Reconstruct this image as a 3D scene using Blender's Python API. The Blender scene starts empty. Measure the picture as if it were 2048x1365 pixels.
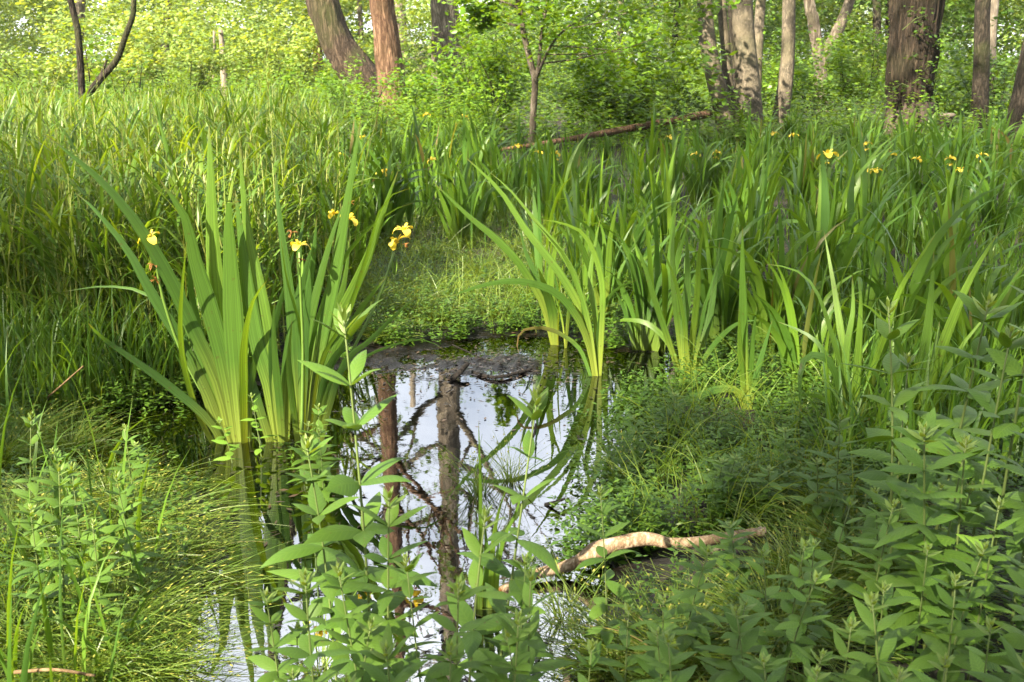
import bpy, math, random
import numpy as np
from mathutils import Vector, noise as mnoise

R = math.radians
rng = np.random.default_rng(7)
random.seed(7)
sc = bpy.context.scene
COL = sc.collection

# ------------------------------------------------------------------ camera
CAM_H, PITCH, LENS = 1.40, R(15.5), 35.0
FPX = 2048 * LENS / 36.0
cam_d = bpy.data.cameras.new('camera')
cam = bpy.data.objects.new('camera', cam_d)
COL.objects.link(cam)
cam.location = (0, 0, CAM_H)
cam.rotation_euler = (R(90) - PITCH, 0, 0)
cam_d.lens = LENS
cam_d.sensor_width = 36
cam_d.clip_start = 0.05
cam_d.clip_end = 600
cam_d.dof.use_dof = True
cam_d.dof.focus_distance = 3.7
cam_d.dof.aperture_fstop = 9.0
sc.camera = cam

# ------------------------------------------------------------------ light
SUN_EL, SUN_AZ = R(38), R(42)           # azimuth: measured to the left of straight behind the camera
SUN_TO = np.array([-math.sin(SUN_AZ) * math.cos(SUN_EL), -math.cos(SUN_AZ) * math.cos(SUN_EL), math.sin(SUN_EL)])
w = bpy.data.worlds.new('World')
sc.world = w
w.use_nodes = True
nt = w.node_tree
nt.nodes.clear()
sky = nt.nodes.new('ShaderNodeTexSky')
sky.sky_type = 'NISHITA'
sky.sun_disc = False
sky.sun_elevation = SUN_EL
sky.sun_rotation = math.atan2(SUN_TO[0], SUN_TO[1])
sky.air_density = 1.0
sky.dust_density = 3.0
sky.ozone_density = 1.0
bg = nt.nodes.new('ShaderNodeBackground')
bg.inputs[1].default_value = 0.05
out = nt.nodes.new('ShaderNodeOutputWorld')
wtc = nt.nodes.new('ShaderNodeTexCoord')
wns = nt.nodes.new('ShaderNodeTexNoise')
wns.inputs['Scale'].default_value = 2.6
wns.inputs['Detail'].default_value = 6.0
wns.inputs['Roughness'].default_value = 0.6
nt.links.new(wtc.outputs['Generated'], wns.inputs['Vector'])
wmr = nt.nodes.new('ShaderNodeMapRange')
wmr.inputs[1].default_value = 0.36
wmr.inputs[2].default_value = 0.60
wmr.inputs[3].default_value = 0.25
wmr.inputs[4].default_value = 0.95
nt.links.new(wns.outputs[0], wmr.inputs[0])
wmx = nt.nodes.new('ShaderNodeMix')
wmx.data_type = 'RGBA'
wmx.inputs[7].default_value = (11.5, 11.8, 12.4, 1)      # sunlit thin cloud
nt.links.new(wmr.outputs[0], wmx.inputs[0])
nt.links.new(sky.outputs[0], wmx.inputs[6])
nt.links.new(wmx.outputs[2], bg.inputs[0])
nt.links.new(bg.outputs[0], out.inputs[0])

sun_d = bpy.data.lights.new('sun', 'SUN')
sun_d.energy = 5.0
sun_d.angle = R(0.6)
sun_d.color = (1.0, 0.89, 0.68)
sun = bpy.data.objects.new('sun', sun_d)
COL.objects.link(sun)
sun.rotation_euler = Vector(SUN_TO).to_track_quat('Z', 'Y').to_euler()

sc.view_settings.view_transform = 'Standard'
sc.view_settings.look = 'None'
sc.view_settings.gamma = 1
sc.view_settings.exposure = 2.68
sc.cycles.max_bounces = 7
sc.cycles.diffuse_bounces = 3
sc.cycles.glossy_bounces = 2
sc.cycles.transmission_bounces = 4
sc.cycles.transparent_max_bounces = 6
sc.cycles.caustics_reflective = False
sc.cycles.caustics_refractive = False
sc.cycles.sample_clamp_indirect = 6.0


# ------------------------------------------------------------------ pixel helpers (photo pixels -> points of the place)
CP, SP = math.cos(PITCH), math.sin(PITCH)


def ray(px, py):
    a = (px - 1024) / FPX
    b = -(py - 682.5) / FPX
    return np.array([a, CP + b * SP, -SP + b * CP])


def at(px, py, D):
    """the point seen at a pixel, D metres ahead"""
    r = ray(px, py)
    return np.array([0, 0, CAM_H]) + r * (D / r[1])


def gp(px, py, z=0.0):
    """the point seen at a pixel, at height z"""
    r = ray(px, py)
    return np.array([0, 0, CAM_H]) + r * ((z - CAM_H) / r[2])


# ------------------------------------------------------------------ mesh helpers
class MB:
    def __init__(s):
        s.v, s.f, s.uv, s.m, s.n = [], [], [], [], 0

    def add(s, V, F, UV=None, mat=0):
        V = np.asarray(V, float).reshape(-1, 3)
        F = np.asarray(F, np.int64).reshape(-1, 4)
        if len(V) == 0:
            return s
        s.v.append(V)
        s.f.append(F + s.n)
        s.m.append(np.full(len(F), mat, np.int32))
        s.uv.append(np.zeros((len(V), 2)) if UV is None else np.asarray(UV, float).reshape(-1, 2))
        s.n += len(V)
        return s

    def mesh(s, name, origin=(0, 0, 0), smooth=True):
        V = np.concatenate(s.v) - np.asarray(origin, float)
        F = np.concatenate(s.f)
        UV = np.concatenate(s.uv)
        me = bpy.data.meshes.new(name)
        me.vertices.add(len(V))
        me.vertices.foreach_set('co', V.astype(np.float32).ravel())
        me.loops.add(F.size)
        me.loops.foreach_set('vertex_index', F.astype(np.int32).ravel())
        me.polygons.add(len(F))
        me.polygons.foreach_set('loop_start', np.arange(0, F.size, 4, dtype=np.int32))
        me.polygons.foreach_set('loop_total', np.full(len(F), 4, np.int32))
        me.polygons.foreach_set('use_smooth', np.full(len(F), smooth, bool))
        me.polygons.foreach_set('material_index', np.concatenate(s.m))
        lay = me.uv_layers.new(name='UVMap')
        lay.data.foreach_set('uv', UV[F.ravel()].astype(np.float32).ravel())
        me.update(calc_edges=True)
        return me

    def build(s, name, mat, parent=None, loc=(0, 0, 0), origin=None, smooth=True):
        me = s.mesh(name, origin if origin is not None else (0, 0, 0), smooth)
        me.materials.append(mat)
        return link(name, me, parent, loc)


def link(name, me, parent=None, loc=(0, 0, 0)):
    o = bpy.data.objects.new(name, me)
    COL.objects.link(o)
    if parent is not None:
        o.parent = parent
    o.location = loc
    return o


def tag(o, label=None, cat=None, group=None, kind=None):
    for k, v in (('label', label), ('category', cat), ('group', group), ('kind', kind)):
        if v:
            o[k] = v
    return o


def empty(name, loc, label, cat, group=None, rz=0.0):
    o = bpy.data.objects.new(name, None)
    COL.objects.link(o)
    o.location = loc
    o.rotation_euler = (0, 0, rz)
    o.empty_display_size = 0.1
    return tag(o, label, cat, group)


def copy_tree(o, parent=None):
    c = o.copy()
    COL.objects.link(c)
    c.parent = parent
    for ch in [x for x in KIDS.get(o.name, [])]:
        d = copy_tree(ch, c)
    return c


KIDS = {}


def note_kids(root):
    KIDS[root.name] = list(root.children)
    for ch in root.children:
        note_kids(ch)


def fillrand(x, n):
    if np.isscalar(x):
        return np.full(n, float(x))
    if isinstance(x, tuple):
        return rng.uniform(x[0], x[1], n)
    return np.asarray(x, float)


def prof_blade(t):
    return np.minimum(1, 0.62 + 1.1 * t) * np.clip((1 - t) / 0.42, 0, 1) ** 0.75


def prof_grass(t):
    return np.clip((1 - t) / 0.6, 0.03, 1) * np.minimum(1, 0.5 + 2 * t)


def prof_leaf(t):
    return np.clip(np.sin(np.pi * np.clip(t, 0, 1) ** 0.72), 0, 1) ** 0.9 * 0.97 + 0.03 * (1 - t)


def prof_lance(t):
    return np.clip(np.sin(np.pi * np.clip(t * 0.96 + 0.04, 0, 1) ** 0.8), 0, 1) * 0.97 + 0.02


def blades(base, phi, th0, th1, L, W, k=7, pw=1.5, tau0=0.0, tau1=0.0, prof=prof_blade, fold=0.15, wob=0.0, jag=None):
    """many leaf blades at once: each starts at base, leans th0 from upright and bends to th1 at its tip"""
    base = np.asarray(base, float).reshape(-1, 3)
    n = len(base)
    phi, th0, th1, L, W, tau0, tau1 = [fillrand(x, n) for x in (phi, th0, th1, L, W, tau0, tau1)]
    t = np.linspace(0, 1, k)
    tm = (t[1:] + t[:-1]) / 2
    if wob:
        phit = phi[:, None] + np.cumsum(rng.normal(0, wob, (n, k)), 1)
    else:
        phit = np.repeat(phi[:, None], k, 1)

    def dirs(tt, ph):
        th = th0[:, None] + (th1 - th0)[:, None] * tt[None] ** pw
        return np.stack([np.sin(th) * np.cos(ph), np.sin(th) * np.sin(ph), np.cos(th)], -1)
    d = dirs(t, phit)
    dm = dirs(tm, phit[:, 1:])
    seg = (L / (k - 1))[:, None, None]
    P = np.concatenate([base[:, None], base[:, None] + np.cumsum(dm * seg, 1)], 1)
    h = np.stack([-np.sin(phit), np.cos(phit), np.zeros_like(phit)], -1)
    b = np.cross(d, h)
    tau = (tau0[:, None] + tau1[:, None] * t[None])[..., None]
    S = np.cos(tau) * h + np.sin(tau) * b
    return strip(P, S, d, W, t, prof, fold, jag)


def strip(P, S, d, W, t, prof, fold, jag=None):
    n, k = P.shape[:2]
    wd = prof(t)
    if jag is not None:
        wd = wd * jag
    wd = (W[:, None] / 2 * wd[None])[..., None]
    N = np.cross(S, d)
    if fold is None:
        V = np.stack([P - S * wd, P + S * wd], 2)
        c = 2
        u = np.array([0, 1.0])
    else:
        V = np.stack([P - S * wd + N * fold * wd, P, P + S * wd + N * fold * wd], 2)
        c = 3
        u = np.array([0, 0.5, 1.0])
    UV = np.zeros((n, k, c, 2))
    UV[..., 0] = u[None, None]
    UV[..., 1] = t[None, :, None]
    idx = np.arange(n * k * c).reshape(n, k, c)
    F = np.stack([idx[:, :-1, :-1], idx[:, :-1, 1:], idx[:, 1:, 1:], idx[:, 1:, :-1]], -1)
    return V.reshape(-1, 3), F.reshape(-1, 4), UV.reshape(-1, 2)


def catmull(pts, k):
    pts = np.asarray(pts, float)
    m = len(pts)
    if m == 2:
        return pts[0] + (pts[1] - pts[0]) * np.linspace(0, 1, k)[:, None]
    e = np.concatenate([[2 * pts[0] - pts[1]], pts, [2 * pts[-1] - pts[-2]]])
    L = np.concatenate([[0], np.cumsum(np.linalg.norm(np.diff(pts, axis=0), axis=1))])
    s = np.linspace(0, L[-1], k)
    i = np.clip(np.searchsorted(L, s, 'right') - 1, 0, m - 2)
    f = ((s - L[i]) / np.maximum(L[i + 1] - L[i], 1e-9))[:, None]
    p0, p1, p2, p3 = e[i], e[i + 1], e[i + 2], e[i + 3]
    return 0.5 * (2 * p1 + (p2 - p0) * f + (2 * p0 - 5 * p1 + 4 * p2 - p3) * f ** 2 + (3 * p1 - p0 - 3 * p2 + p3) * f ** 3)


def tube(pts, rad, sides=6, k=None, disp=None, cap=True):
    """a tapered round limb along a path; disp(angle, metres along) pushes its skin out"""
    if k:
        pts2 = catmull(pts, k)
        rad = np.interp(np.linspace(0, 1, k), np.linspace(0, 1, len(rad)), rad)
        pts = pts2
    pts = np.asarray(pts, float)
    rad = np.asarray(rad, float)
    m = len(pts)
    d = np.gradient(pts, axis=0)
    d /= np.maximum(np.linalg.norm(d, axis=1, keepdims=True), 1e-9)
    a = np.array([1.0, 0, 0]) if abs(d[0, 0]) < 0.8 else np.array([0, 1.0, 0])
    u = a - d[0] * a.dot(d[0])
    u /= np.linalg.norm(u)
    U = np.zeros_like(pts)
    for i in range(m):
        u = u - d[i] * u.dot(d[i])
        u /= np.linalg.norm(u)
        U[i] = u
    B = np.cross(d, U)
    ang = np.linspace(0, 2 * np.pi, sides, endpoint=False)
    rr = np.repeat(rad[:, None], sides, 1)
    s = np.concatenate([[0], np.cumsum(np.linalg.norm(np.diff(pts, axis=0), axis=1))])
    if disp is not None:
        rr = rr + disp(ang[None] + 0 * rr, s[:, None] + 0 * rr, rr)
    V = pts[:, None] + rr[..., None] * (np.cos(ang)[None, :, None] * U[:, None] + np.sin(ang)[None, :, None] * B[:, None])
    idx = np.arange(m * sides).reshape(m, sides)
    nx = np.roll(idx, -1, 1)
    F = np.stack([idx[:-1], nx[:-1], nx[1:], idx[1:]], -1).reshape(-1, 4)
    UV = np.zeros((m, sides, 2))
    UV[..., 0] = ang[None] / (2 * np.pi)
    UV[..., 1] = s[:, None]
    V = V.reshape(-1, 3)
    UV = UV.reshape(-1, 2)
    if cap:
        n0 = len(V)
        V = np.concatenate([V, [pts[0], pts[-1]]])
        UV = np.concatenate([UV, [[0.5, 0], [0.5, s[-1]]]])
        c0 = [[n0, idx[0, (j + 2) % sides], idx[0, (j + 1) % sides], idx[0, j]] for j in range(0, sides - 1, 2)]
        c1 = [[n0 + 1, idx[-1, j], idx[-1, (j + 1) % sides], idx[-1, (j + 2) % sides]] for j in range(0, sides - 1, 2)]
        F = np.concatenate([F, c0, c1])
    return V, F, UV


def vnoise(P, scale=1.0):
    """smooth noise from summed sines, good enough for landforms"""
    P = np.asarray(P, float) * scale
    x, y = P[..., 0], P[..., 1]
    return (np.sin(x * 1.7 + 1.3 * np.sin(y * 1.1 + 0.5)) + np.sin(y * 2.1 + 1.7 * np.sin(x * 0.9 + 2.0)) + np.sin((x + y) * 1.3 + np.sin(x * 2.3 - y)) * 0.8) / 2.8


# ------------------------------------------------------------------ materials
def newmat(name):
    m = bpy.data.materials.new(name)
    m.use_nodes = True
    m.node_tree.nodes.clear()
    return m, m.node_tree.nodes, m.node_tree.links


def N(nodes, t, **kw):
    n = nodes.new(t)
    for k, v in kw.items():
        if k == 'ins':
            for i, x in v.items():
                n.inputs[i].default_value = x
        else:
            setattr(n, k, v)
    return n


def ramp(nodes, stops):
    r = nodes.new('ShaderNodeValToRGB')
    e = r.color_ramp.elements
    while len(e) > 1:
        e.remove(e[-1])
    e[0].position, e[0].color = stops[0][0], (*stops[0][1], 1)
    for p, c in stops[1:]:
        x = e.new(p)
        x.color = (*c, 1)
    return r


KA = 0.70          # overall leaf reflectance


def leaf_material(name, cols, trans=0.4, rough=0.42, spec=0.45, base=None, base_at=0.3, tip=None, stripes=0.0, veins=0.0, tcol=(1.95, 1.6, 0.42), spots=0.0, dead=None, tip_at=0.94, tip_f=0.7):
    cols = [tuple(KA * x for x in c) for c in cols]
    base = base and tuple(KA * x for x in base)
    tip = tip and tuple(KA * x for x in tip)
    dead = dead and tuple(KA * x for x in dead)
    m, n, l = newmat(name)
    geo = N(n, 'ShaderNodeNewGeometry')
    oi = N(n, 'ShaderNodeObjectInfo')
    mix0 = N(n, 'ShaderNodeMath', operation='MULTIPLY_ADD', ins={1: 0.7})
    om = N(n, 'ShaderNodeMath', operation='MULTIPLY', ins={1: 0.3})
    l.new(oi.outputs['Random'], om.inputs[0])
    l.new(geo.outputs['Random Per Island'], mix0.inputs[0])
    l.new(om.outputs[0], mix0.inputs[2])
    rp = ramp(n, [(0.9 * i / max(1, len(cols) - 1), c) for i, c in enumerate(cols)] + ([(0.945, dead)] if dead else []))
    l.new(mix0.outputs[0], rp.inputs[0])
    col = rp.outputs[0]
    uv = N(n, 'ShaderNodeUVMap')
    sep = N(n, 'ShaderNodeSeparateXYZ')
    l.new(uv.outputs[0], sep.inputs[0])
    if base is not None:
        mr = N(n, 'ShaderNodeMapRange', ins={1: 0.0, 2: base_at, 3: 1.0, 4: 0.0})
        l.new(sep.outputs[1], mr.inputs[0])
        mx = N(n, 'ShaderNodeMix', data_type='RGBA')
        mx.inputs[7].default_value = (*base, 1)
        l.new(mr.outputs[0], mx.inputs[0])
        l.new(col, mx.inputs[6])
        col = mx.outputs[2]
    if tip is not None:
        mr = N(n, 'ShaderNodeMapRange', ins={1: tip_at, 2: 1.0, 3: 0.0, 4: tip_f})
        l.new(sep.outputs[1], mr.inputs[0])
        mx = N(n, 'ShaderNodeMix', data_type='RGBA')
        mx.inputs[7].default_value = (*tip, 1)
        l.new(mr.outputs[0], mx.inputs[0])
        l.new(col, mx.inputs[6])
        col = mx.outputs[2]
    height = None
    if stripes:
        comb = N(n, 'ShaderNodeCombineXYZ')
        mu = N(n, 'ShaderNodeMath', operation='MULTIPLY', ins={1: 9.0})
        l.new(sep.outputs[0], mu.inputs[0])
        mv = N(n, 'ShaderNodeMath', operation='MULTIPLY', ins={1: 0.7})
        l.new(sep.outputs[1], mv.inputs[0])
        l.new(mu.outputs[0], comb.inputs[0])
        l.new(mv.outputs[0], comb.inputs[1])
        l.new(geo.outputs['Random Per Island'], comb.inputs[2])
        nz = N(n, 'ShaderNodeTexNoise', ins={'Scale': 1.6, 'Detail': 2.0})
        l.new(comb.outputs[0], nz.inputs['Vector'])
        height = nz.outputs[0]
        mr = N(n, 'ShaderNodeMapRange', ins={1: 0.3, 2: 0.7, 3: 1 - stripes, 4: 1 + stripes})
        l.new(height, mr.inputs[0])
        mm = N(n, 'ShaderNodeMix', data_type='RGBA', blend_type='MULTIPLY', ins={0: 1.0})
        l.new(col, mm.inputs[6])
        l.new(mr.outputs[0], mm.inputs[7])
        col = mm.outputs[2]
    if veins:
        # side veins running from the midrib to the edge
        ab = N(n, 'ShaderNodeMath', operation='SUBTRACT', ins={1: 0.5})
        l.new(sep.outputs[0], ab.inputs[0])
        ab2 = N(n, 'ShaderNodeMath', operation='ABSOLUTE')
        l.new(ab.outputs[0], ab2.inputs[0])
        ma = N(n, 'ShaderNodeMath', operation='MULTIPLY_ADD', ins={1: -0.35})
        l.new(ab2.outputs[0], ma.inputs[0])
        l.new(sep.outputs[1], ma.inputs[2])
        fr = N(n, 'ShaderNodeMath', operation='MULTIPLY', ins={1: 62.0})
        l.new(ma.outputs[0], fr.inputs[0])
        sn = N(n, 'ShaderNodeMath', operation='SINE')
        l.new(fr.outputs[0], sn.inputs[0])
        pw = N(n, 'ShaderNodeMapRange', ins={1: 0.55, 2: 1.0, 3: 0.0, 4: 1.0})
        l.new(sn.outputs[0], pw.inputs[0])
        mid = N(n, 'ShaderNodeMapRange', ins={1: 0.0, 2: 0.05, 3: 1.0, 4: 0.0})
        l.new(ab2.outputs[0], mid.inputs[0])
        mxm = N(n, 'ShaderNodeMath', operation='MAXIMUM')
        l.new(pw.outputs[0], mxm.inputs[0])
        l.new(mid.outputs[0], mxm.inputs[1])
        height = mxm.outputs[0]
        sc_ = N(n, 'ShaderNodeMath', operation='MULTIPLY', ins={1: veins})
        l.new(height, sc_.inputs[0])
        mm = N(n, 'ShaderNodeMix', data_type='RGBA')
        mm.inputs[7].default_value = (min(1, cols[-1][0] * 1.7), min(1, cols[-1][1] * 1.5), cols[-1][2] * 1.5, 1)
        l.new(sc_.outputs[0], mm.inputs[0])
        l.new(col, mm.inputs[6])
        col = mm.outputs[2]
    if spots:
        nz = N(n, 'ShaderNodeTexNoise', ins={'Scale': 60.0, 'Detail': 1.0})
        tc = N(n, 'ShaderNodeTexCoord')
        l.new(tc.outputs['Object'], nz.inputs['Vector'])
        mr = N(n, 'ShaderNodeMapRange', ins={1: 0.71, 2: 0.75, 3: 0.0, 4: spots})
        l.new(nz.outputs[0], mr.inputs[0])
        mm = N(n, 'ShaderNodeMix', data_type='RGBA')
        mm.inputs[7].default_value = (0.07, 0.045, 0.015, 1)
        l.new(mr.outputs[0], mm.inputs[0])
        l.new(col, mm.inputs[6])
        col = mm.outputs[2]
    # broad drift of colour through the stand
    pr = N(n, 'ShaderNodeBsdfPrincipled', ins={'Roughness': rough})
    pr.inputs['Specular IOR Level'].default_value = spec
    l.new(col, pr.inputs['Base Color'])
    if height is not None:
        bp = N(n, 'ShaderNodeBump', ins={'Strength': 0.25, 'Distance': 0.002})
        l.new(height, bp.inputs['Height'])
        l.new(bp.outputs[0], pr.inputs['Normal'])
    o = N(n, 'ShaderNodeOutputMaterial')
    if trans > 0:
        tm = N(n, 'ShaderNodeMix', data_type='RGBA', blend_type='MULTIPLY', ins={0: 1.0})
        tm.inputs[7].default_value = (*tcol, 1)
        l.new(col, tm.inputs[6])
        tr = N(n, 'ShaderNodeBsdfTranslucent')
        l.new(tm.outputs[2], tr.inputs[0])
        mxs = N(n, 'ShaderNodeMixShader', ins={0: trans})
        l.new(pr.outputs[0], mxs.inputs[1])
        l.new(tr.outputs[0], mxs.inputs[2])
        l.new(mxs.outputs[0], o.inputs[0])
    else:
        l.new(pr.outputs[0], o.inputs[0])
    return m


def bark_material(name, dark, light, scale=6.0, stretch=0.16, moss=0.0, moss_low=None, bump=0.6, patch=None):
    dark, light = tuple(0.5 * x for x in dark), tuple(0.66 * x for x in light)
    patch = patch and tuple(0.66 * x for x in patch)
    m, n, l = newmat(name)
    tc = N(n, 'ShaderNodeTexCoord')
    mp = N(n, 'ShaderNodeMapping', ins={'Scale': (scale, scale, scale * stretch)})
    l.new(tc.outputs['Object'], mp.inputs[0])
    nz = N(n, 'ShaderNodeTexNoise', ins={'Scale': 2.2, 'Detail': 6.0, 'Roughness': 0.62, 'Distortion': 0.4})
    l.new(mp.outputs[0], nz.inputs['Vector'])
    rg = N(n, 'ShaderNodeMath', operation='SUBTRACT', ins={1: 0.5})
    l.new(nz.outputs[0], rg.inputs[0])
    ra = N(n, 'ShaderNodeMath', operation='ABSOLUTE')
    l.new(rg.outputs[0], ra.inputs[0])
    vr = N(n, 'ShaderNodeMapRange', ins={1: 0.0, 2: 0.16, 3: 0.12, 4: 1.0})
    l.new(ra.outputs[0], vr.inputs[0])
    nf = N(n, 'ShaderNodeTexNoise', ins={'Scale': 9.0, 'Detail': 4.0, 'Roughness': 0.7})
    l.new(mp.outputs[0], nf.inputs['Vector'])
    ht = N(n, 'ShaderNodeMath', operation='MULTIPLY')
    l.new(vr.outputs[0], ht.inputs[0])
    l.new(nf.outputs[0], ht.inputs[1])
    rp = ramp(n, [(0.08, dark), (0.42, tuple(0.5 * (a + b) for a, b in zip(dark, light))), (0.66, light)])
    l.new(ht.outputs[0], rp.inputs[0])
    col = rp.outputs[0]
    if patch is not None:
        n3 = N(n, 'ShaderNodeTexNoise', ins={'Scale': 3.0, 'Detail': 3.0})
        l.new(tc.outputs['Object'], n3.inputs['Vector'])
        mr = N(n, 'ShaderNodeMapRange', ins={1: 0.45, 2: 0.65, 3: 0.0, 4: 0.7})
        l.new(n3.outputs[0], mr.inputs[0])
        mx = N(n, 'ShaderNodeMix', data_type='RGBA')
        mx.inputs[7].default_value = (*patch, 1)
        l.new(mr.outputs[0], mx.inputs[0])
        l.new(col, mx.inputs[6])
        col = mx.outputs[2]
    if moss:
        n2 = N(n, 'ShaderNodeTexNoise', ins={'Scale': 1.3, 'Detail': 5.0})
        l.new(tc.outputs['Object'], n2.inputs['Vector'])
        mr = N(n, 'ShaderNodeMapRange', ins={1: 0.5, 2: 0.68, 3: 0.0, 4: moss})
        l.new(n2.outputs[0], mr.inputs[0])
        mx = N(n, 'ShaderNodeMix', data_type='RGBA')
        mx.inputs[7].default_value = (0.055, 0.075, 0.014, 1)
        l.new(mr.outputs[0], mx.inputs[0])
        l.new(col, mx.inputs[6])
        col = mx.outputs[2]
    pr = N(n, 'ShaderNodeBsdfPrincipled', ins={'Roughness': 0.85})
    pr.inputs['Specular IOR Level'].default_value = 0.2
    l.new(col, pr.inputs['Base Color'])
    bp = N(n, 'ShaderNodeBump', ins={'Strength': bump, 'Distance': 0.06})
    l.new(ht.outputs[0], bp.inputs['Height'])
    l.new(bp.outputs[0], pr.inputs['Normal'])
    o = N(n, 'ShaderNodeOutputMaterial')
    l.new(pr.outputs[0], o.inputs[0])
    return m


M = {}
M['iris'] = leaf_material('iris_leaf', [(0.052, 0.125, 0.026), (0.080, 0.170, 0.026), (0.130, 0.235, 0.028)], trans=0.45, rough=0.40, spec=0.28,
                          base=(0.30, 0.36, 0.055), base_at=0.42, tip=(0.20, 0.13, 0.06), stripes=0.32, spots=0.45)
M['iris_far'] = leaf_material('iris_leaf_bed', [(0.050, 0.125, 0.026), (0.080, 0.175, 0.024), (0.135, 0.250, 0.024)], trans=0.42, rough=0.38, spec=0.32,
                              base=(0.16, 0.24, 0.035), base_at=0.35, stripes=0.10, tip=(0.14, 0.13, 0.04), dead=(0.19, 0.17, 0.07))
M['iris_half'] = leaf_material('iris_withering_leaf', [(0.060, 0.140, 0.022), (0.09, 0.18, 0.026)], trans=0.35, rough=0.5, spec=0.25, tip=(0.22, 0.13, 0.06), tip_at=0.35, tip_f=1.0, stripes=0.25)
M['iris_dead'] = leaf_material('iris_dead_leaf', [(0.20, 0.12, 0.055), (0.15, 0.085, 0.04)], trans=0.25, rough=0.7, spec=0.2, stripes=0.25)
M['stalk'] = leaf_material('flower_stalk', [(0.10, 0.19, 0.03), (0.14, 0.24, 0.04)], trans=0.15)
M['petal'] = leaf_material('iris_petal', [(0.85, 0.62, 0.03), (0.90, 0.72, 0.10)], trans=0.35, rough=0.5, spec=0.3, tcol=(1.1, 1.05, 0.7))
M['wilt'] = leaf_material('wilted_petal', [(0.35, 0.17, 0.05), (0.20, 0.09, 0.03)], trans=0.25, rough=0.7, spec=0.2)
M['loose'] = leaf_material('loosestrife_leaf', [(0.044, 0.112, 0.018), (0.075, 0.160, 0.021), (0.118, 0.215, 0.025)], trans=0.34, rough=0.5, spec=0.28, dead=(0.16, 0.17, 0.03), veins=0.13, spots=0.5)
M['loose_tip'] = leaf_material('loosestrife_tip', [(0.15, 0.26, 0.05), (0.22, 0.31, 0.07)], trans=0.4, rough=0.45, veins=0.2)
M['stem'] = leaf_material('herb_stem', [(0.10, 0.15, 0.035), (0.14, 0.19, 0.05)], trans=0.0, rough=0.6)
M['nettle'] = leaf_material('nettle_leaf', [(0.075, 0.18, 0.026), (0.115, 0.24, 0.028), (0.16, 0.30, 0.035)], trans=0.38, rough=0.5, spec=0.35, veins=0.4)
M['sedge'] = leaf_material('sedge_blade', [(0.080, 0.160, 0.020), (0.130, 0.220, 0.026), (0.220, 0.290, 0.045)], trans=0.4, rough=0.42, spec=0.4, base=(0.10, 0.11, 0.03), base_at=0.15, dead=(0.30, 0.25, 0.11))
M['sedge_seed'] = leaf_material('sedge_spike', [(0.24, 0.27, 0.05), (0.36, 0.34, 0.07)], trans=0.25, rough=0.7, spec=0.2)
M['reed'] = leaf_material('reed_grass_leaf', [(0.070, 0.160, 0.022), (0.125, 0.230, 0.028), (0.24, 0.335, 0.048)], trans=0.48, rough=0.40, spec=0.30, dead=(0.34, 0.30, 0.14))
M['reed_stem'] = leaf_material('reed_grass_stem', [(0.16, 0.22, 0.045), (0.26, 0.29, 0.07)], trans=0.2, rough=0.5)
M['herb'] = leaf_material('ground_herb', [(0.040, 0.105, 0.012), (0.072, 0.155, 0.014), (0.135, 0.235, 0.024)], trans=0.4, rough=0.45, spec=0.4)
M['under'] = leaf_material('undergrowth_leaf', [(0.085, 0.195, 0.020), (0.135, 0.270, 0.022), (0.215, 0.355, 0.032)], trans=0.42, rough=0.42, spec=0.4)
M['fern'] = leaf_material('fern_frond', [(0.11, 0.22, 0.022), (0.16, 0.27, 0.03)], trans=0.42, rough=0.5)
M['crown'] = leaf_material('tree_leaf', [(0.050, 0.120, 0.018), (0.085, 0.175, 0.020), (0.140, 0.240, 0.028)], trans=0.42, rough=0.42, spec=0.4)
M['maple'] = leaf_material('sapling_leaf', [(0.095, 0.215, 0.016), (0.15, 0.29, 0.018), (0.215, 0.36, 0.026)], trans=0.45, rough=0.42, spec=0.4)
M['wood'] = leaf_material('distant_leaf', [(0.14, 0.24, 0.05), (0.24, 0.36, 0.075), (0.38, 0.47, 0.14)], trans=0.42, rough=0.5, spec=0.35)  # paler than real leaves: distant sunlight and haze put into the colour
M['bark_willow'] = bark_material('willow_bark', (0.035, 0.022, 0.014), (0.26, 0.185, 0.13), 5.5, 0.14, moss=0.35, bump=0.9)
M['bark_red'] = bark_material('red_brown_bark', (0.10, 0.05, 0.028), (0.46, 0.28, 0.175), 6.5, 0.15, moss=0.1, bump=0.8)
M['bark_grey'] = bark_material('grey_bark', (0.12, 0.095, 0.07), (0.46, 0.385, 0.30), 4.5, 0.2, moss=0.25, bump=0.8)
M['bark_alder'] = bark_material('alder_bark', (0.10, 0.085, 0.065), (0.33, 0.27, 0.205), 9.0, 0.4, moss=0.3, bump=0.5, patch=(0.27, 0.225, 0.155))
M['bark_oak'] = bark_material('oak_bark', (0.020, 0.014, 0.009), (0.165, 0.118, 0.082), 7.0, 0.13, moss=0.15, bump=1.0)
M['bark_dark'] = bark_material('dark_bark', (0.018, 0.014, 0.010), (0.12, 0.095, 0.07), 8.0, 0.3, moss=0.4, bump=0.6)
M['gnawed'] = bark_material('gnawed_wood', (0.09, 0.065, 0.052), (0.25, 0.19, 0.155), 9.0, 0.1, bump=0.3)
M['drift'] = bark_material('peeled_wood', (0.26, 0.17, 0.10), (0.60, 0.48, 0.35), 16.0, 0.5, bump=0.4)
M['cutwood'] = bark_material('cut_wood', (0.55, 0.22, 0.06), (0.70, 0.36, 0.12), 25.0, 1.0, bump=0.2)
M['pale_wood'] = bark_material('pale_dead_wood', (0.26, 0.21, 0.16), (0.52, 0.45, 0.36), 8.0, 0.2, bump=0.4)
M['dry_stalk'] = bark_material('dry_stalk', (0.22, 0.14, 0.07), (0.42, 0.29, 0.16), 20.0, 0.5, bump=0.3)
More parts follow.
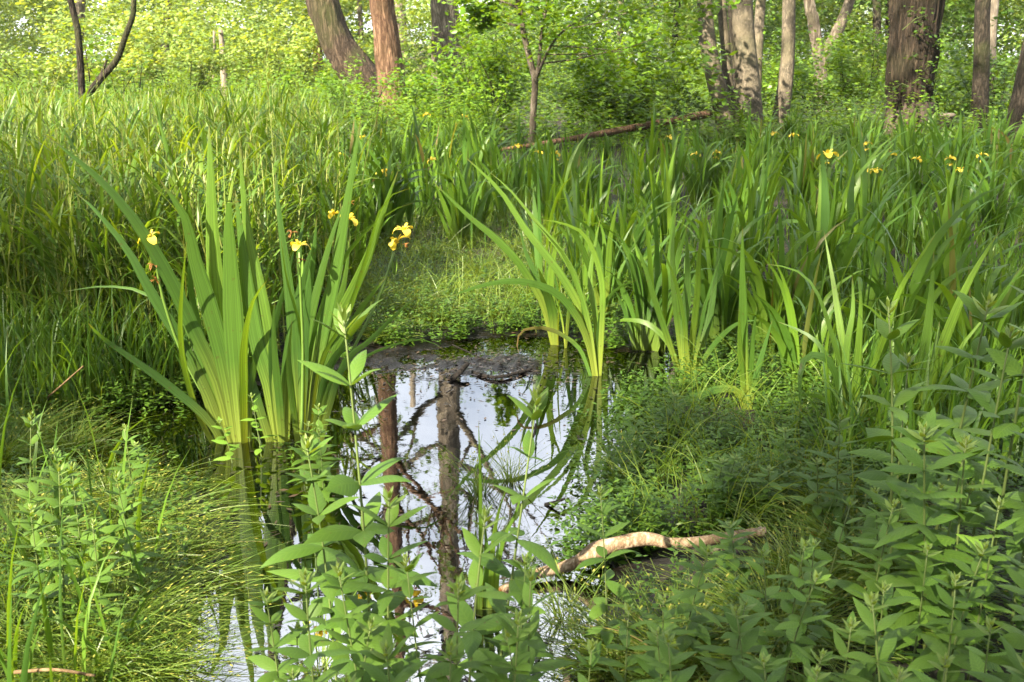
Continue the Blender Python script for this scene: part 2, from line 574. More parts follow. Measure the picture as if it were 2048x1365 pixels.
M['wetwood'] = bark_material('wet_wood', (0.012, 0.009, 0.008), (0.05, 0.04, 0.036), 14.0, 0.4, bump=0.6)

# ------------------------------------------------------------------ ground, pond
POND_PX = [(760, 735), (860, 700), (960, 676), (1080, 674), (1180, 690), (1250, 705), (1330, 705), (1400, 735), (1350, 800), (1300, 850), (1290, 920),
           (1270, 980), (1240, 1040), (1200, 1100), (1215, 1180), (1180, 1260), (1130, 1365), (1100, 1600), (330, 1600), (340, 1365), (400, 1240),
           (460, 1120), (490, 1040), (420, 970), (200, 985), (50, 1000), (10, 940), (90, 875), (220, 835), (400, 800), (520, 770), (640, 740), (700, 735)]
POND = np.array([gp(a, b)[:2] for a, b in POND_PX])


def pond_sd(P):
    """signed distance to the shore, negative in the water"""
    P = np.asarray(P, float)[..., :2]
    sh = P.shape[:-1]
    P = P.reshape(-1, 2)
    A, B = POND, np.roll(POND, -1, 0)
    best = np.full(len(P), 1e9)
    inside = np.zeros(len(P), bool)
    for a, b in zip(A, B):
        ab = b - a
        t = np.clip(((P - a) @ ab) / (ab @ ab), 0, 1)
        best = np.minimum(best, np.hypot(*(P - a - t[:, None] * ab).T))
        c = (a[1] > P[:, 1]) != (b[1] > P[:, 1])
        xi = a[0] + (P[:, 1] - a[1]) / (b[1] - a[1] + 1e-12) * ab[0]
        inside ^= c & (P[:, 0] < xi)
    return np.where(inside, -best, best).reshape(sh)


MUD_C = gp(985, 735)[:2]


def H(P):
    P = np.asarray(P, float)
    sd = pond_sd(P)
    x, y = P[..., 0], P[..., 1]
    n = vnoise(P, 2.3) * 0.5 + vnoise(P, 7.1) * 0.3 + vnoise(P, 17.0) * 0.2
    z = np.where(sd < 0, np.maximum(sd * 0.35, -0.10) - 0.012 + n * 0.012, 0.07 * (1 - np.exp(-sd / 0.35)) - 0.004 + n * 0.022)
    mud = np.exp(-(((x - MUD_C[0]) / 0.78) ** 2 + ((y - MUD_C[1]) / 0.46) ** 2))
    z = z * (1 - mud) + mud * (0.015 + 0.010 * vnoise(P, 5.0) + 0.012 * vnoise(P, 17.0) + 0.018 * vnoise(P, 43.0))
    far = np.clip(y - 20, 0, 60)
    z = z + far * 0.028 + 0.12 * vnoise(P, 0.35) * np.clip((y - 9) / 8, 0, 1)
    return z


def axis(lo, hi, dlo, dhi, step, grow=1.12, cap=4.0):
    a = list(np.arange(dlo, dhi + 1e-6, step))
    s, v = step, dhi
    while v < hi:
        s = min(s * grow, cap)
        v += s
        a.append(v)
    s, v = step, dlo
    pre = []
    while v > lo:
        s = min(s * grow, cap)
        v -= s
        pre.append(v)
    return np.array(pre[::-1] + a)


xs = axis(-170, 170, -2.6, 2.6, 0.028, 1.09, 8.0)
ys = axis(-80, 300, 1.2, 7.0, 0.028, 1.09, 8.0)
GX, GY = np.meshgrid(xs, ys)
GP = np.stack([GX, GY], -1)
GZ = H(GP)
V = np.concatenate([GP, GZ[..., None]], -1)
idx = np.arange(GX.size).reshape(GX.shape)
F = np.stack([idx[:-1, :-1], idx[:-1, 1:], idx[1:, 1:], idx[1:, :-1]], -1)

m, n, l = newmat('forest_soil')
tc = N(n, 'ShaderNodeTexCoord')
n1 = N(n, 'ShaderNodeTexNoise', ins={'Scale': 9.0, 'Detail': 8.0, 'Roughness': 0.65})
l.new(tc.outputs['Object'], n1.inputs['Vector'])
n2 = N(n, 'ShaderNodeTexNoise', ins={'Scale': 1.1, 'Detail': 5.0})
l.new(tc.outputs['Object'], n2.inputs['Vector'])
r1 = ramp(n, [(0.3, (0.006, 0.004, 0.004)), (0.52, (0.016, 0.011, 0.008)), (0.75, (0.042, 0.027, 0.015))])
l.new(n1.outputs[0], r1.inputs[0])
mr = N(n, 'ShaderNodeMapRange', ins={1: 0.48, 2: 0.62, 3: 0.0, 4: 0.75})
l.new(n2.outputs[0], mr.inputs[0])
sp = N(n, 'ShaderNodeSeparateXYZ')
l.new(tc.outputs['Object'], sp.inputs[0])
dry = N(n, 'ShaderNodeMapRange', ins={1: 0.02, 2: 0.10, 3: 0.0, 4: 1.0})
l.new(sp.outputs[2], dry.inputs[0])
mm_ = N(n, 'ShaderNodeMath', operation='MULTIPLY')
l.new(mr.outputs[0], mm_.inputs[0])
l.new(dry.outputs[0], mm_.inputs[1])
mx = N(n, 'ShaderNodeMix', data_type='RGBA')
mx.inputs[7].default_value = (0.022, 0.036, 0.008, 1)
l.new(mm_.outputs[0], mx.inputs[0])
l.new(r1.outputs[0], mx.inputs[6])
pr = N(n, 'ShaderNodeBsdfPrincipled')
pr.inputs['Specular IOR Level'].default_value = 0.4
drk = N(n, 'ShaderNodeMapRange', ins={1: 0.018, 2: 0.06, 3: 0.18, 4: 1.0})
l.new(sp.outputs[2], drk.inputs[0])
mw = N(n, 'ShaderNodeMix', data_type='RGBA', blend_type='MULTIPLY', ins={0: 1.0})
l.new(mx.outputs[2], mw.inputs[6])
l.new(drk.outputs[0], mw.inputs[7])
l.new(mw.outputs[2], pr.inputs['Base Color'])
wet = N(n, 'ShaderNodeMapRange', ins={1: 0.0, 2: 0.035, 3: 0.14, 4: 0.95})
l.new(sp.outputs[2], wet.inputs[0])
l.new(wet.outputs[0], pr.inputs['Roughness'])
bp = N(n, 'ShaderNodeBump', ins={'Strength': 0.8, 'Distance': 0.015})
n3 = N(n, 'ShaderNodeTexNoise', ins={'Scale': 45.0, 'Detail': 6.0})
l.new(tc.outputs['Object'], n3.inputs['Vector'])
l.new(n3.outputs[0], bp.inputs['Height'])
l.new(bp.outputs[0], pr.inputs['Normal'])
o = N(n, 'ShaderNodeOutputMaterial')
l.new(pr.outputs[0], o.inputs[0])
M['soil'] = m
tag(MB().add(V, F).build('ground', m), kind='structure')

# water: a thin film of peaty water with a glossy skin
m, n, l = newmat('pond_water')
tc = N(n, 'ShaderNodeTexCoord')
n1 = N(n, 'ShaderNodeTexNoise', ins={'Scale': 3.0, 'Detail': 2.0})
l.new(tc.outputs['Object'], n1.inputs['Vector'])
n2 = N(n, 'ShaderNodeTexNoise', ins={'Scale': 26.0, 'Detail': 2.0})
l.new(tc.outputs['Object'], n2.inputs['Vector'])
ad = N(n, 'ShaderNodeMath', operation='MULTIPLY_ADD', ins={1: 0.10})
l.new(n2.outputs[0], ad.inputs[0])
l.new(n1.outputs[0], ad.inputs[2])
bp = N(n, 'ShaderNodeBump', ins={'Strength': 0.06, 'Distance': 0.012})
l.new(ad.outputs[0], bp.inputs['Height'])
fr = N(n, 'ShaderNodeFresnel', ins={'IOR': 3.6})
l.new(bp.outputs[0], fr.inputs['Normal'])
gl = N(n, 'ShaderNodeBsdfGlossy', ins={'Roughness': 0.012})
gl.inputs[0].default_value = (0.95, 0.97, 1, 1)
l.new(bp.outputs[0], gl.inputs['Normal'])
tr = N(n, 'ShaderNodeBsdfTransparent')
tr.inputs[0].default_value = (0.42, 0.27, 0.14, 1)
ms = N(n, 'ShaderNodeMixShader')
l.new(fr.outputs[0], ms.inputs[0])
l.new(tr.outputs[0], ms.inputs[1])
l.new(gl.outputs[0], ms.inputs[2])
o = N(n, 'ShaderNodeOutputMaterial')
l.new(ms.outputs[0], o.inputs[0])
M['water'] = m
wx, wy = np.meshgrid(np.linspace(-3.6, 2.4, 13), np.linspace(-0.5, 6.2, 14))
idx = np.arange(wx.size).reshape(wx.shape)
F = np.stack([idx[:-1, :-1], idx[:-1, 1:], idx[1:, 1:], idx[1:, :-1]], -1)
tag(MB().add(np.stack([wx, wy, 0 * wx], -1), F).build('pond_water', m), kind='structure')


def on_ground(P):
    P = np.asarray(P, float)
    return np.concatenate([P[..., :2], H(P)[..., None]], -1)


# ------------------------------------------------------------------ trees
def furrow(freq, amp, seed=0.0, zf=0.9):
    def f(a, s, r):
        o_ = np.zeros_like(a)
        it = np.nditer([a, s, r, o_], op_flags=[['readonly']] * 3 + [['writeonly']])
        for aa, ss, rr, oo in it:
            x, y = math.cos(aa) * freq, math.sin(aa) * freq
            z = float(ss) * zf
            v = mnoise.noise((x + seed, y, z)) + 0.5 * mnoise.noise((2.1 * x, 2.1 * y + seed, 2.3 * z))
            g = 1 - abs(v) * 1.8
            oo[...] = float(rr) * amp * (0.5 - g) + float(rr) * 0.05 * mnoise.noise((math.cos(aa) + seed, math.sin(aa), ss * 0.5))
        return o_
    return f


def limb_tree(mb, start, direc, length, rad, depth, tips, bend=0.25, up=0.15, sides=5, spread=0.7):
    """grow a limb with side limbs; collects leaf-bearing points in tips"""
    k = max(4, int(3 + length * 1.2))
    p = np.array(start, float)
    d = np.array(direc, float)
    d /= np.linalg.norm(d)
    pts = [p.copy()]
    for i in range(k - 1):
        d = d + rng.normal(0, bend / math.sqrt(k), 3) + np.array([0, 0, up / k])
        d /= np.linalg.norm(d)
        p = p + d * length / (k - 1)
        pts.append(p.copy())
    pts = np.array(pts)
    rads = np.linspace(rad, rad * 0.28, k)
    mb.add(*tube(pts, rads, sides=max(4, sides)))
    if depth == 0:
        for i in range(1, k):
            tips.append((pts[i], length * 0.28))
        return
    nb = 3 + int(length > 2.5) + int(rng.random() < 0.5)
    for j in range(nb):
        i = int(rng.integers(max(1, k // 3), k))
        q = rng.normal(0, 1, 3)
        dd = (pts[min(i, k - 1)] - pts[i - 1])
        dd /= np.linalg.norm(dd)
        q -= dd * q.dot(dd)
        q /= np.linalg.norm(q) + 1e-9
        limb_tree(mb, pts[i], dd * (1 - spread * 0.5) + q * spread, length * rng.uniform(0.42, 0.62), rads[i] * 0.6, depth - 1, tips, bend, up, sides - 1, spread)
    tips.append((pts[-1], length * 0.2))
    for i in range(k // 2, k):
        tips.append((pts[i], length * 0.16))


def leaf_cloud(points, n, size, k=3, aspect=0.62, droop=(R(60), R(125)), jitter=1.0, prof=prof_leaf, fold=0.18):
    """n leaves gathered in small sprays round the given (point, radius) twigs"""
    pts = np.array([p for p, r in points])
    rad = np.array([r for p, r in points])
    i = rng.integers(0, len(pts), n)
    P = pts[i] + rng.normal(0, 0.5, (n, 3)) * rad[i][:, None] * jitter * np.array([1, 1, 0.6])
    s = size * rng.uniform(0.6, 1.25, n)
    th0 = rng.uniform(*droop, n)
    return blades(P, (0, 2 * math.pi), th0, th0 + rng.uniform(0, 0.5, n), s, s * aspect, k=k, tau0=rng.normal(0, 0.5, n), prof=prof, fold=fold)


def make_tree(name, label, paths, bark, limbs, leaf_n, leaf_size, group=None, along=None, sides=20, fur=(3.0, 0.06), leafmat='crown', cat='tree', base_z=None, rings=40, extra=None):
    """paths: list of (points, radii) trunks; limbs: list of (trunk index, height share, direction, length, radius share, depth)"""
    p0 = paths[0][0][0]
    root = empty(name, p0, label, cat, group)
    for j, (pts, rad) in enumerate(paths):
        t = MB()
        t.add(*tube(pts, rad, sides=sides, k=rings, disp=furrow(fur[0], fur[1], seed=j * 3.7 + p0[0]) if fur else None))
        tr_ = t.build('trunk', M[bark], root, origin=p0)
    tips, lm = [], MB()
    for ti, hs, d, ln, rs, dep in limbs:
        pts, rad = paths[ti]
        cp = catmull(pts, 40)
        st = cp[min(39, int(hs * 39))]
        r0 = np.interp(hs, np.linspace(0, 1, len(rad)), rad)
        limb_tree(lm, st, d, ln, r0 * rs, dep, tips)
    if lm.n:
        lm.build('limbs' if False else 'branch', M[bark], root, origin=p0)
    if along:
        for pts, rad in paths:
            for q in catmull(pts, 14)[int(14 * along):]:
                tips += [(q + rng.normal(0, .3, 3), 0.5)] * 3
    if leaf_n and tips:
        c = MB().add(*leaf_cloud(tips, leaf_n, leaf_size))
        c.build('crown', M[leafmat], root, origin=p0)
    if extra:
        extra(root, p0)
    return root


def px_path(px, D, up_to=None, lean=(0, 0)):
    """trunk path through photo pixels at distance D, continued upward beyond the frame"""
    pts = [at(a, b, D) for a, b in px]
    g = pts[0].copy()
    g[2] = H(g) - 0.1
    dz = max(0.05, pts[0][2] - g[2])
    sl = (pts[1] - pts[0]) / max(0.2, pts[1][2] - pts[0][2])
    g[:2] -= sl[:2] * dz * 0.6
    pts = [g] + pts
    if up_to:
        a, b = pts[-2], pts[-1]
        s = (b - a) / max(0.1, b[2] - a[2])
        z = b[2]
        cur = b.copy()
        while z < up_to:
            st = min(3.0, up_to - z + 0.01)
            s = s * np.array([0.55, 0.55, 1]) + np.array([rng.normal(0, 0.03) + lean[0], rng.normal(0, 0.03) + lean[1], 0])
            s[2] = 1
            cur = cur + s * st
            z += st
            pts.append(cur.copy())
    return np.array(pts)


def ring_limbs(ti, lo, hi, n, length, rs=0.45, depth=2, rise=(0.1, 0.8), az=None):
    res = []
    for j in range(n):
        h = lo + (hi - lo) * (j + rng.random() * 0.6) / n
        a = rng.uniform(0, 2 * math.pi) if az is None else rng.uniform(*az)
        res.append((ti, h, (math.cos(a), math.sin(a), rng.uniform(*rise)), length * rng.uniform(0.7, 1.2) * (1.1 - 0.5 * (h - lo)), rs, depth))
    return res


def taper(n, r0, r1, flare=1.25):
    a = np.linspace(r0, r1, n)
    a[0] *= flare
    return a


# leaning willow, reddish straight trunk, big trunk behind
p = px_path([(735, 175), (705, 130), (672, 80), (645, 0)], 25.0, 15.0, (-0.06, 0))
make_tree('willow_tree', 'thick dark furrowed trunk leaning to the left with bare reddish wood near its foot', [(p, taper(len(p), 0.42, 0.14))],
          'bark_willow', ring_limbs(0, 0.35, 1.0, 9, 3.6), 1300, 0.16, sides=56, rings=110, fur=(6.0, 0.12))
p = px_path([(785, 190), (778, 120), (770, 60), (763, 0)], 23.0, 17.0)
make_tree('willow_tree', 'upright sunlit reddish brown trunk between the leaning trunk and the broad grey trunk', [(p, taper(len(p), 0.30, 0.10, 1.1))],
          'bark_red', ring_limbs(0, 0.42, 1.0, 14, 2.8), 1300, 0.13, sides=52, rings=100, fur=(6.0, 0.10))


def twigs(root, p0):
    b = MB()
    for j in range(46):
        a = rng.uniform(-0.3, math.pi + 0.3) + math.pi
        st = p0 + np.array([0.36 * math.cos(a), 0.36 * math.sin(a), rng.uniform(0.9, 2.0)])
        d = np.array([math.cos(a) + rng.normal(0, 0.4), math.sin(a), rng.normal(0.1, 0.6)])
        q = st + d * 0.18
        b.add(*tube([st, q, q + d * 0.25 + rng.normal(0, 0.14, 3), q + d * 0.45 + rng.normal(0, 0.25, 3)], [0.012, 0.009, 0.007, 0.004], sides=4, cap=False))
    b.build('twig_burr', M['bark_grey'], root, origin=p0)


p = px_path([(893, 140), (892, 80), (889, 0)], 29.0, 24.0)
make_tree('poplar_tree', 'broad grey trunk with a burr of fine twigs low on its side, behind bushes', [(p, taper(len(p), 0.40, 0.22, 1.15))],
          'bark_grey', ring_limbs(0, 0.34, 1.0, 20, 4.0, 0.42, 2, (0.3, 1.1)), 2600, 0.15, sides=52, rings=100, fur=(6.5, 0.08), extra=twigs)

# alder group
for lab, px, D, r0, r1, lim in [
    ('grey alder trunk curving to a sunlit foot, beside the fallen log end', [(1450, 232), (1432, 165), (1416, 90), (1409, 0)], 17.6, 0.145, 0.09, 7),
    ('slim alder trunk pressed against the curved grey one, bright cream at its foot', [(1462, 228), (1456, 165), (1450, 80), (1444, 0)], 17.9, 0.085, 0.06, 5),
    ('thickest alder trunk of the clump, speckled and half in sun, with a mossy foot', [(1497, 228), (1494, 150), (1488, 70), (1484, 0)], 17.4, 0.19, 0.12, 8),
    ('slim brown trunk standing alone just beside the alder clump, bent near its foot', [(1562, 228), (1573, 150), (1577, 70), (1578, 0)], 18.0, 0.12, 0.075, 6),
    ('pale mossy trunk half hidden behind the thickest alder trunk', [(1510, 200), (1514, 120), (1518, 60), (1522, 0)], 21.5, 0.11, 0.07, 4),
    ('thin dark trunk seen in the gap between two alder trunks', [(1472, 200), (1468, 120), (1462, 40), (1460, 0)], 21.0, 0.06, 0.045, 3),
]:
    p = px_path(px, D, 13.0)
    make_tree('alder_tree', lab, [(p, taper(len(p), r0 * 1.05, r1 * 0.5, 1.35))], 'bark_dark' if 'dark' in lab else 'bark_alder',
              ring_limbs(0, 0.38, 1.0, lim, 2.8, 0.4, 2), 480 * lim, 0.11, group='trunks of the alder clump', sides=30, rings=70, fur=(4.0, 0.06))


# big oak with a gnawed foot
def gnaw(root, p0):
    b = MB()
    pts = np.array([[p0[0], p0[1], H(p0) - 0.1], [p0[0] + .01, p0[1], p0[2] + 0.18], [p0[0] + 0.03, p0[1], p0[2] + 0.42], [p0[0] + 0.04, p0[1], p0[2] + 0.55]])
    b.add(*tube(pts, [0.53, 0.47, 0.445, 0.40], sides=40, k=22, disp=furrow(7, 0.03, 9.0, 2.0)))
    g = b.build('gnawed_foot', M['gnawed'], root, origin=p0)
    g['label'] = 'bare pinkish wood where the bark is stripped'


pp = px_path([(1815, 250), (1817, 215), (1822, 120), (1835, 0)], 17.5, 20.0)
foot = pp[0].copy()
p = np.concatenate([[pp[1] + [0, 0, 0.14]], pp[2:]])
p_top = p.copy()


def oak():
    root = empty('oak_tree', foot, 'massive dark oak trunk with deeply furrowed bark and a bare gnawed foot', 'tree')
    t = MB().add(*tube(p, np.concatenate([[0.36, 0.41], np.linspace(0.385, 0.18, len(p) - 2)]), sides=72, k=110, disp=furrow(6.5, 0.17, 2.0, 1.1)))
    t.build('trunk', M['bark_oak'], root, origin=foot)
    b = MB()
    pts = np.array([foot, [pp[1][0], pp[1][1], pp[1][2] - 0.05], pp[1] + [0.01, 0, 0.22], pp[1] + [0.02, 0, 0.40]])
    b.add(*tube(pts, [0.52, 0.46, 0.405, 0.365], sides=48, k=26, disp=furrow(8, 0.03, 9.0, 2.0)))
    g = b.build('gnawed_foot', M['gnawed'], root, origin=foot)
    g['label'] = 'bare pinkish wood where the bark is stripped'
    tips, lm = [], MB()
    for ti, hs, d, ln, rs, dep in ring_limbs(0, 0.45, 1.0, 12, 4.5, 0.4, 2):
        cp = catmull(p, 40)
        limb_tree(lm, cp[min(39, int(hs * 39))], d, ln, 0.25 * rs, dep, tips)
    lm.build('branch', M['bark_oak'], root, origin=foot)
    MB().add(*leaf_cloud(tips, 5500, 0.14)).build('crown', M['crown'], root, origin=foot)
    # leafy water shoots on the trunk
    tw, tb = [], MB()
    for j, (ax, ay) in enumerate([(1845, 30), (1830, 70), (1868, 90), (1822, 120), (1850, 140), (1862, 165), (1880, 60), (1790, 175), (1826, 165), (1805, 60)]):
        st = at(ax, ay, 17.1)
        q = st + np.array([rng.normal(0, 0.15), -0.35, rng.normal(0.05, 0.1)])
        tb.add(*tube([st, (st + q) / 2 + [0, 0, 0.05], q], [0.008, 0.006, 0.003], sides=4, cap=False))
        tw += [(q, 0.24), ((st + q) / 2, 0.2)]
    s = tb.build('shoot', M['stem'], root, origin=foot)
    MB().add(*leaf_cloud(tw, 170, 0.085)).build('foliage', M['crown'], s, origin=(0, 0, 0), loc=-foot)
    return root


oak()

# other trunks on the right
p = px_path([(1958, 235), (1962, 150), (1964, 80), (1966, 0)], 17.0, 12.0)
make_tree('alder_tree', 'straight dark trunk standing between the big oak and the frame edge', [(p, taper(len(p), 0.135, 0.07, 1.15))], 'bark_dark',
          ring_limbs(0, 0.42, 1.0, 7, 2.6, 0.4, 2), 2600, 0.12, sides=18, fur=(3, 0.05))
p = px_path([(2050, 260), (2060, 180), (2085, 60), (2110, 0)], 14.5, 11.0)
make_tree('mossy_tree', 'dark mossy trunk cut by the frame edge, past the straight dark one', [(p, taper(len(p), 0.22, 0.12, 1.3))], 'bark_dark',
          ring_limbs(0, 0.45, 1.0, 6, 2.6, 0.4, 2), 2200, 0.12, sides=20, fur=(3, 0.07))
pa = px_path([(1640, 135), (1632, 80), (1625, 30), (1618, 0)], 26.0, 9.0)
pb = np.array([at(1640, 135, 26.0), at(1662, 90, 26.0), at(1685, 40, 26.0), at(1700, 0, 26.0), at(1716, -60, 26.0), at(1722, -160, 26)])
make_tree('forked_tree', 'mossy trunk forking low into a dark stem and a pale slanting one', [(pa, taper(len(pa), 0.17, 0.07)), (pb, np.linspace(0.17, 0.08, 6))],
          'bark_grey', ring_limbs(0, 0.5, 1.0, 4, 2.2, 0.4, 2) + ring_limbs(1, 0.6, 1.0, 4, 2.2, 0.4, 2), 2200, 0.13, sides=14, fur=(3, 0.05))

# thin forked tree on the left
pa = px_path([(165, 208), (162, 150), (155, 60), (141, 0)], 12.0, 4.6)
pb = np.array([at(166, 205, 12.0), at(195, 165, 12.0), at(232, 122, 12.0), at(250, 75, 12.0), at(266, 30, 12.0), at(268, 0, 12.0), at(275, -70, 12.0), at(262, -150, 12)])
pc = np.array([at(198, 160, 12.0), at(206, 140, 12.0), at(214, 120, 12.0)])
make_tree('forked_tree', 'thin dark bare stems in a V rising from the sunny reed grass', [(pa, np.linspace(0.050, 0.025, len(pa))), (pb, np.linspace(0.045, 0.022, 8)), (pc, [0.022, 0.018, 0.012])],
          'bark_dark', ring_limbs(0, 0.6, 1.0, 3, 1.0, 0.6, 1) + ring_limbs(1, 0.65, 1.0, 3, 1.0, 0.6, 1), 220, 0.10, sides=8, fur=(2, 0.06))

# leafy sapling in the middle
pa = px_path([(1067, 218), (1070, 165), (1060, 120), (1048, 70), (1040, 20), (1036, 0)], 16.5, 3.6)
pb = np.array([at(1070, 165, 16.5), at(1078, 125, 16.4), at(1083, 70, 16.4), at(1092, 20, 16.3), at(1100, -30, 16.3)])
pc = np.array([at(1071, 160, 16.5), at(1090, 115, 16.2), at(1110, 80, 16.0), at(1140, 50, 15.8)])
sl = []
for hs, ti, dx, dz, ln in [(0.55, 0, -1, 0.3, 0.7), (0.66, 0, -0.8, 0.35, 0.8), (0.8, 0, -1, 0.3, 0.9), (0.95, 0, -0.6, 0.5, 0.9),
                           (0.3, 2, 1, 0.05, 2.2), (0.6, 2, 1, 0.05, 2.4), (0.9, 2, 1, 0.2, 2.2), (0.5, 1, 0.8, 0.4, 1.8), (0.8, 1, 0.7, 0.3, 1.9), (0.95, 1, 0.5, 0.6, 1.4),
                           (0.7, 1, -0.6, 0.5, 1.2), (0.75, 0, 0.8, 0.3, 1.6), (0.45, 2, 1, -0.05, 1.9)]:
    sl.append((ti, hs, (dx, rng.normal(0, 0.4), dz), ln, 0.55, 1))
make_tree('maple_sapling', 'small fresh green tree with layered leafy boughs forking above the iris bed', [(pa, np.linspace(0.062, 0.03, len(pa))), (pb, np.linspace(0.035, 0.018, 5)), (pc, np.linspace(0.03, 0.014, 4))],
          'bark_grey', sl, 7500, 0.13, along=0.72, sides=10, fur=(2, 0.03), leafmat='maple')

# slender background stems, each its own tree
for lab, px, D, r, bark in [
    ('pale dead snag among the hazy bushes, forked at its top', [(447, 135), (445, 100), (441, 60)], 30.0, 0.13, 'pale_wood'),
    ('short pale dead stem just beside the forked snag', [(428, 138), (429, 100), (428, 62)], 31.0, 0.07, 'pale_wood'),
    ('thin warm brown trunk close to the leaning willow', [(638, 160), (634, 80), (625, 0)], 31.0, 0.15, 'bark_red'),
    ('slim grey trunk glimpsed between the willow and the reddish trunk', [(720, 120), (722, 60), (718, 0)], 36.0, 0.10, 'bark_grey'),
    ('pale trunk in bright light between the reddish and the broad grey trunk', [(806, 140), (804, 70), (800, 0)], 38.0, 0.22, 'pale_wood'),
    ('faint grey trunk far behind the thin V stems', [(330, 95), (332, 40), (335, 0)], 36.0, 0.16, 'bark_grey'),
    ('thin grey trunk far behind the sapling boughs', [(1238, 150), (1240, 80), (1243, 0)], 37.0, 0.12, 'bark_grey'),
    ('thin dark trunk far behind between sapling and alders', [(1352, 140), (1350, 70), (1356, 0)], 38.0, 0.13, 'bark_dark'),
    ('distant grey trunk between the forked tree and the oak', [(1752, 140), (1755, 70), (1753, 0)], 34.0, 0.15, 'bark_dark'),
    ('pale trunk showing behind the straight dark trunk', [(1985, 150), (1982, 80), (1990, 0)], 28.0, 0.13, 'pale_wood'),
    ('distant dark trunk close beside the oak bark', [(1780, 130), (1779, 60), (1778, 0)], 36.0, 0.16, 'bark_dark'),
    ('far grey trunk behind the shrubs at the meadow edge', [(155, 120), (157, 60), (160, 0)], 34.0, 0.2, 'bark_grey'),
]:
    dead = 'dead' in lab
    p = px_path(px, D, None if dead else 12.0)
    make_tree('dead_snag' if dead else 'slender_tree', lab, [(p, taper(len(p), r, r * 0.5, 1.1))], bark, ring_limbs(0, 0.5, 1.0, 0 if dead else 5, 2.2, 0.4, 1),
              0 if dead else 1100, 0.16, sides=10, fur=None, rings=16)

# ------------------------------------------------------------------ unseen shade trees beside and behind the viewpoint, crowns shaped to cast the dapples
ex = np.cross(SUN_TO, [0, 0, 1.0])
ex /= np.linalg.norm(ex)
ey = np.cross(SUN_TO, ex)


def sunplane(P):
    P = np.asarray(P, float)
    return np.stack([P @ ex, P @ ey], -1)


LIT = []          # (point, radius): places the sun reaches


def lit(px, py, D, r):
    LIT.append((at(px, py, D), r * 1.25 + 0.12))


for a, b, D, r in [(470, 800, 3.6, .16), (470, 700, 3.6, .2), (560, 780, 3.6, .14), (540, 640, 3.6, .2), (440, 480, 3.6, .16), (640, 600, 3.6, .18), (620, 480, 3.8, .18), (690, 430, 3.7, .16),
                   (300, 480, 3.6, .14), (430, 330, 3.6, .12), (700, 300, 3.7, .12), (800, 490, 3.9, .14), (60, 1200, 2.3, .2), (150, 1130, 2.4, .14), (230, 1110, 2.45, .1), (30, 1310, 2.1, .2), (150, 1330, 2.05, .12),
                   (840, 600, 5.6, .26), (900, 560, 5.9, .3), (780, 560, 5.6, .25), (960, 500, 6.6, .4), (1110, 620, 5.1, .2), (1100, 540, 5.1, .2), (1180, 600, 4.7, .16), (1040, 460, 4.8, .14), (940, 360, 4.8, .14), (1200, 520, 5.3, .2),
                   (1240, 1080, 2.7, .03), (960, 1180, 2.4, .05), (1690, 700, 3.6, .04), (1490, 650, 3.9, .05)]:
    lit(a, b, D, r)
for a, b, D, r in [(60, 1180, 2.35, .3), (180, 1160, 2.4, .25), (60, 1300, 2.1, .3), (170, 1310, 2.1, .25), (280, 1200, 2.3, .12), (100, 1240, 2.2, .3), (100, 300, 8, 1.0), (250, 320, 8, 1.0), (400, 330, 8, .9), (540, 340, 8, .8), (120, 420, 6, .55), (280, 400, 6.5, .6), (420, 400, 6.5, .6), (560, 420, 6.5, .5), (60, 250, 11, 1.5), (300, 250, 11, 1.5), (500, 250, 11, 1.4), (650, 300, 10, .9)]:
    lit(a, b, D, r)
LP = sunplane(np.array([q for q, r in LIT]))
LR = np.array([r for q, r in LIT])


def shade_tree(name, label, base, height, tips_all, leaf=0.2):
    base = on_ground(np.array(base, float))
    root = empty(name, base, label, 'tree', 'unseen shade trees beside the viewpoint')
    top = base + np.array([0.3, 0.2, height])
    t = MB().add(*tube([base - [0, 0, .2], base + (top - base) * 0.4 + [0.1, 0, 0], top], [0.3, 0.2, 0.08], sides=14, k=16, disp=furrow(3, 0.05, base[0])))
    t.build('trunk', M['bark_grey'], root, origin=base)
    lm = MB()
    for q in tips_all[::14]:
        st = base + (top - base) * np.clip((q[2] - base[2]) / height - 0.18, 0.3, 0.95)
        mid = st * 0.45 + q * 0.55 + np.array([0, 0, 0.5])
        lm.add(*tube([st, mid, q], [0.06, 0.035, 0.012], sides=5, k=6, cap=False))
    lm.build('branch', M['bark_grey'], root, origin=base)
    n_ = len(tips_all) * 9
    tips = [(q, 0.34) for q in tips_all]
    MB().add(*leaf_cloud(tips, n_, leaf, droop=(R(70), R(110)))).build('crown', M['crown'], root, origin=base)


# clumps of the canopy: kept where their shade falls on the shady places, left open where the sun comes through
n_c = 9000
g = np.stack([rng.uniform(-10, 12, n_c), rng.uniform(-2, 17, n_c), np.full(n_c, 0.4)], -1)
hz = rng.uniform(8.5, 15, n_c)
cl = g + SUN_TO[None] * ((hz - 0.4) / SUN_TO[2])[:, None]
cp2 = sunplane(cl)
dist = np.min(np.linalg.norm(cp2[:, None] - LP[None], axis=2) - LR[None], axis=1)
yy, xx = g[:, 1], g[:, 0]
dens = np.where(yy < 6.2, 0.72, np.where(yy < 11, 0.17, 0.14))
dens = np.where((xx < -1.0) & (yy > 5.5), 0.05, dens)
dens = np.where((xx > 2.2) & (yy < 12), np.maximum(dens, 0.5), dens)
dens = np.where((yy > 14), 0.25, dens)
dens = np.where((xx < -0.8) & (yy > 3.9) & (yy < 6.0), .8, dens)
dens = np.where((xx > .3) & (xx < 2.6) & (yy > 2.2) & (yy < 4.7), .9, dens)
dens = dens * (1 + 0.7 * vnoise(g, 1.6))
keep = (dist > 0.20) & (rng.random(n_c) < dens)
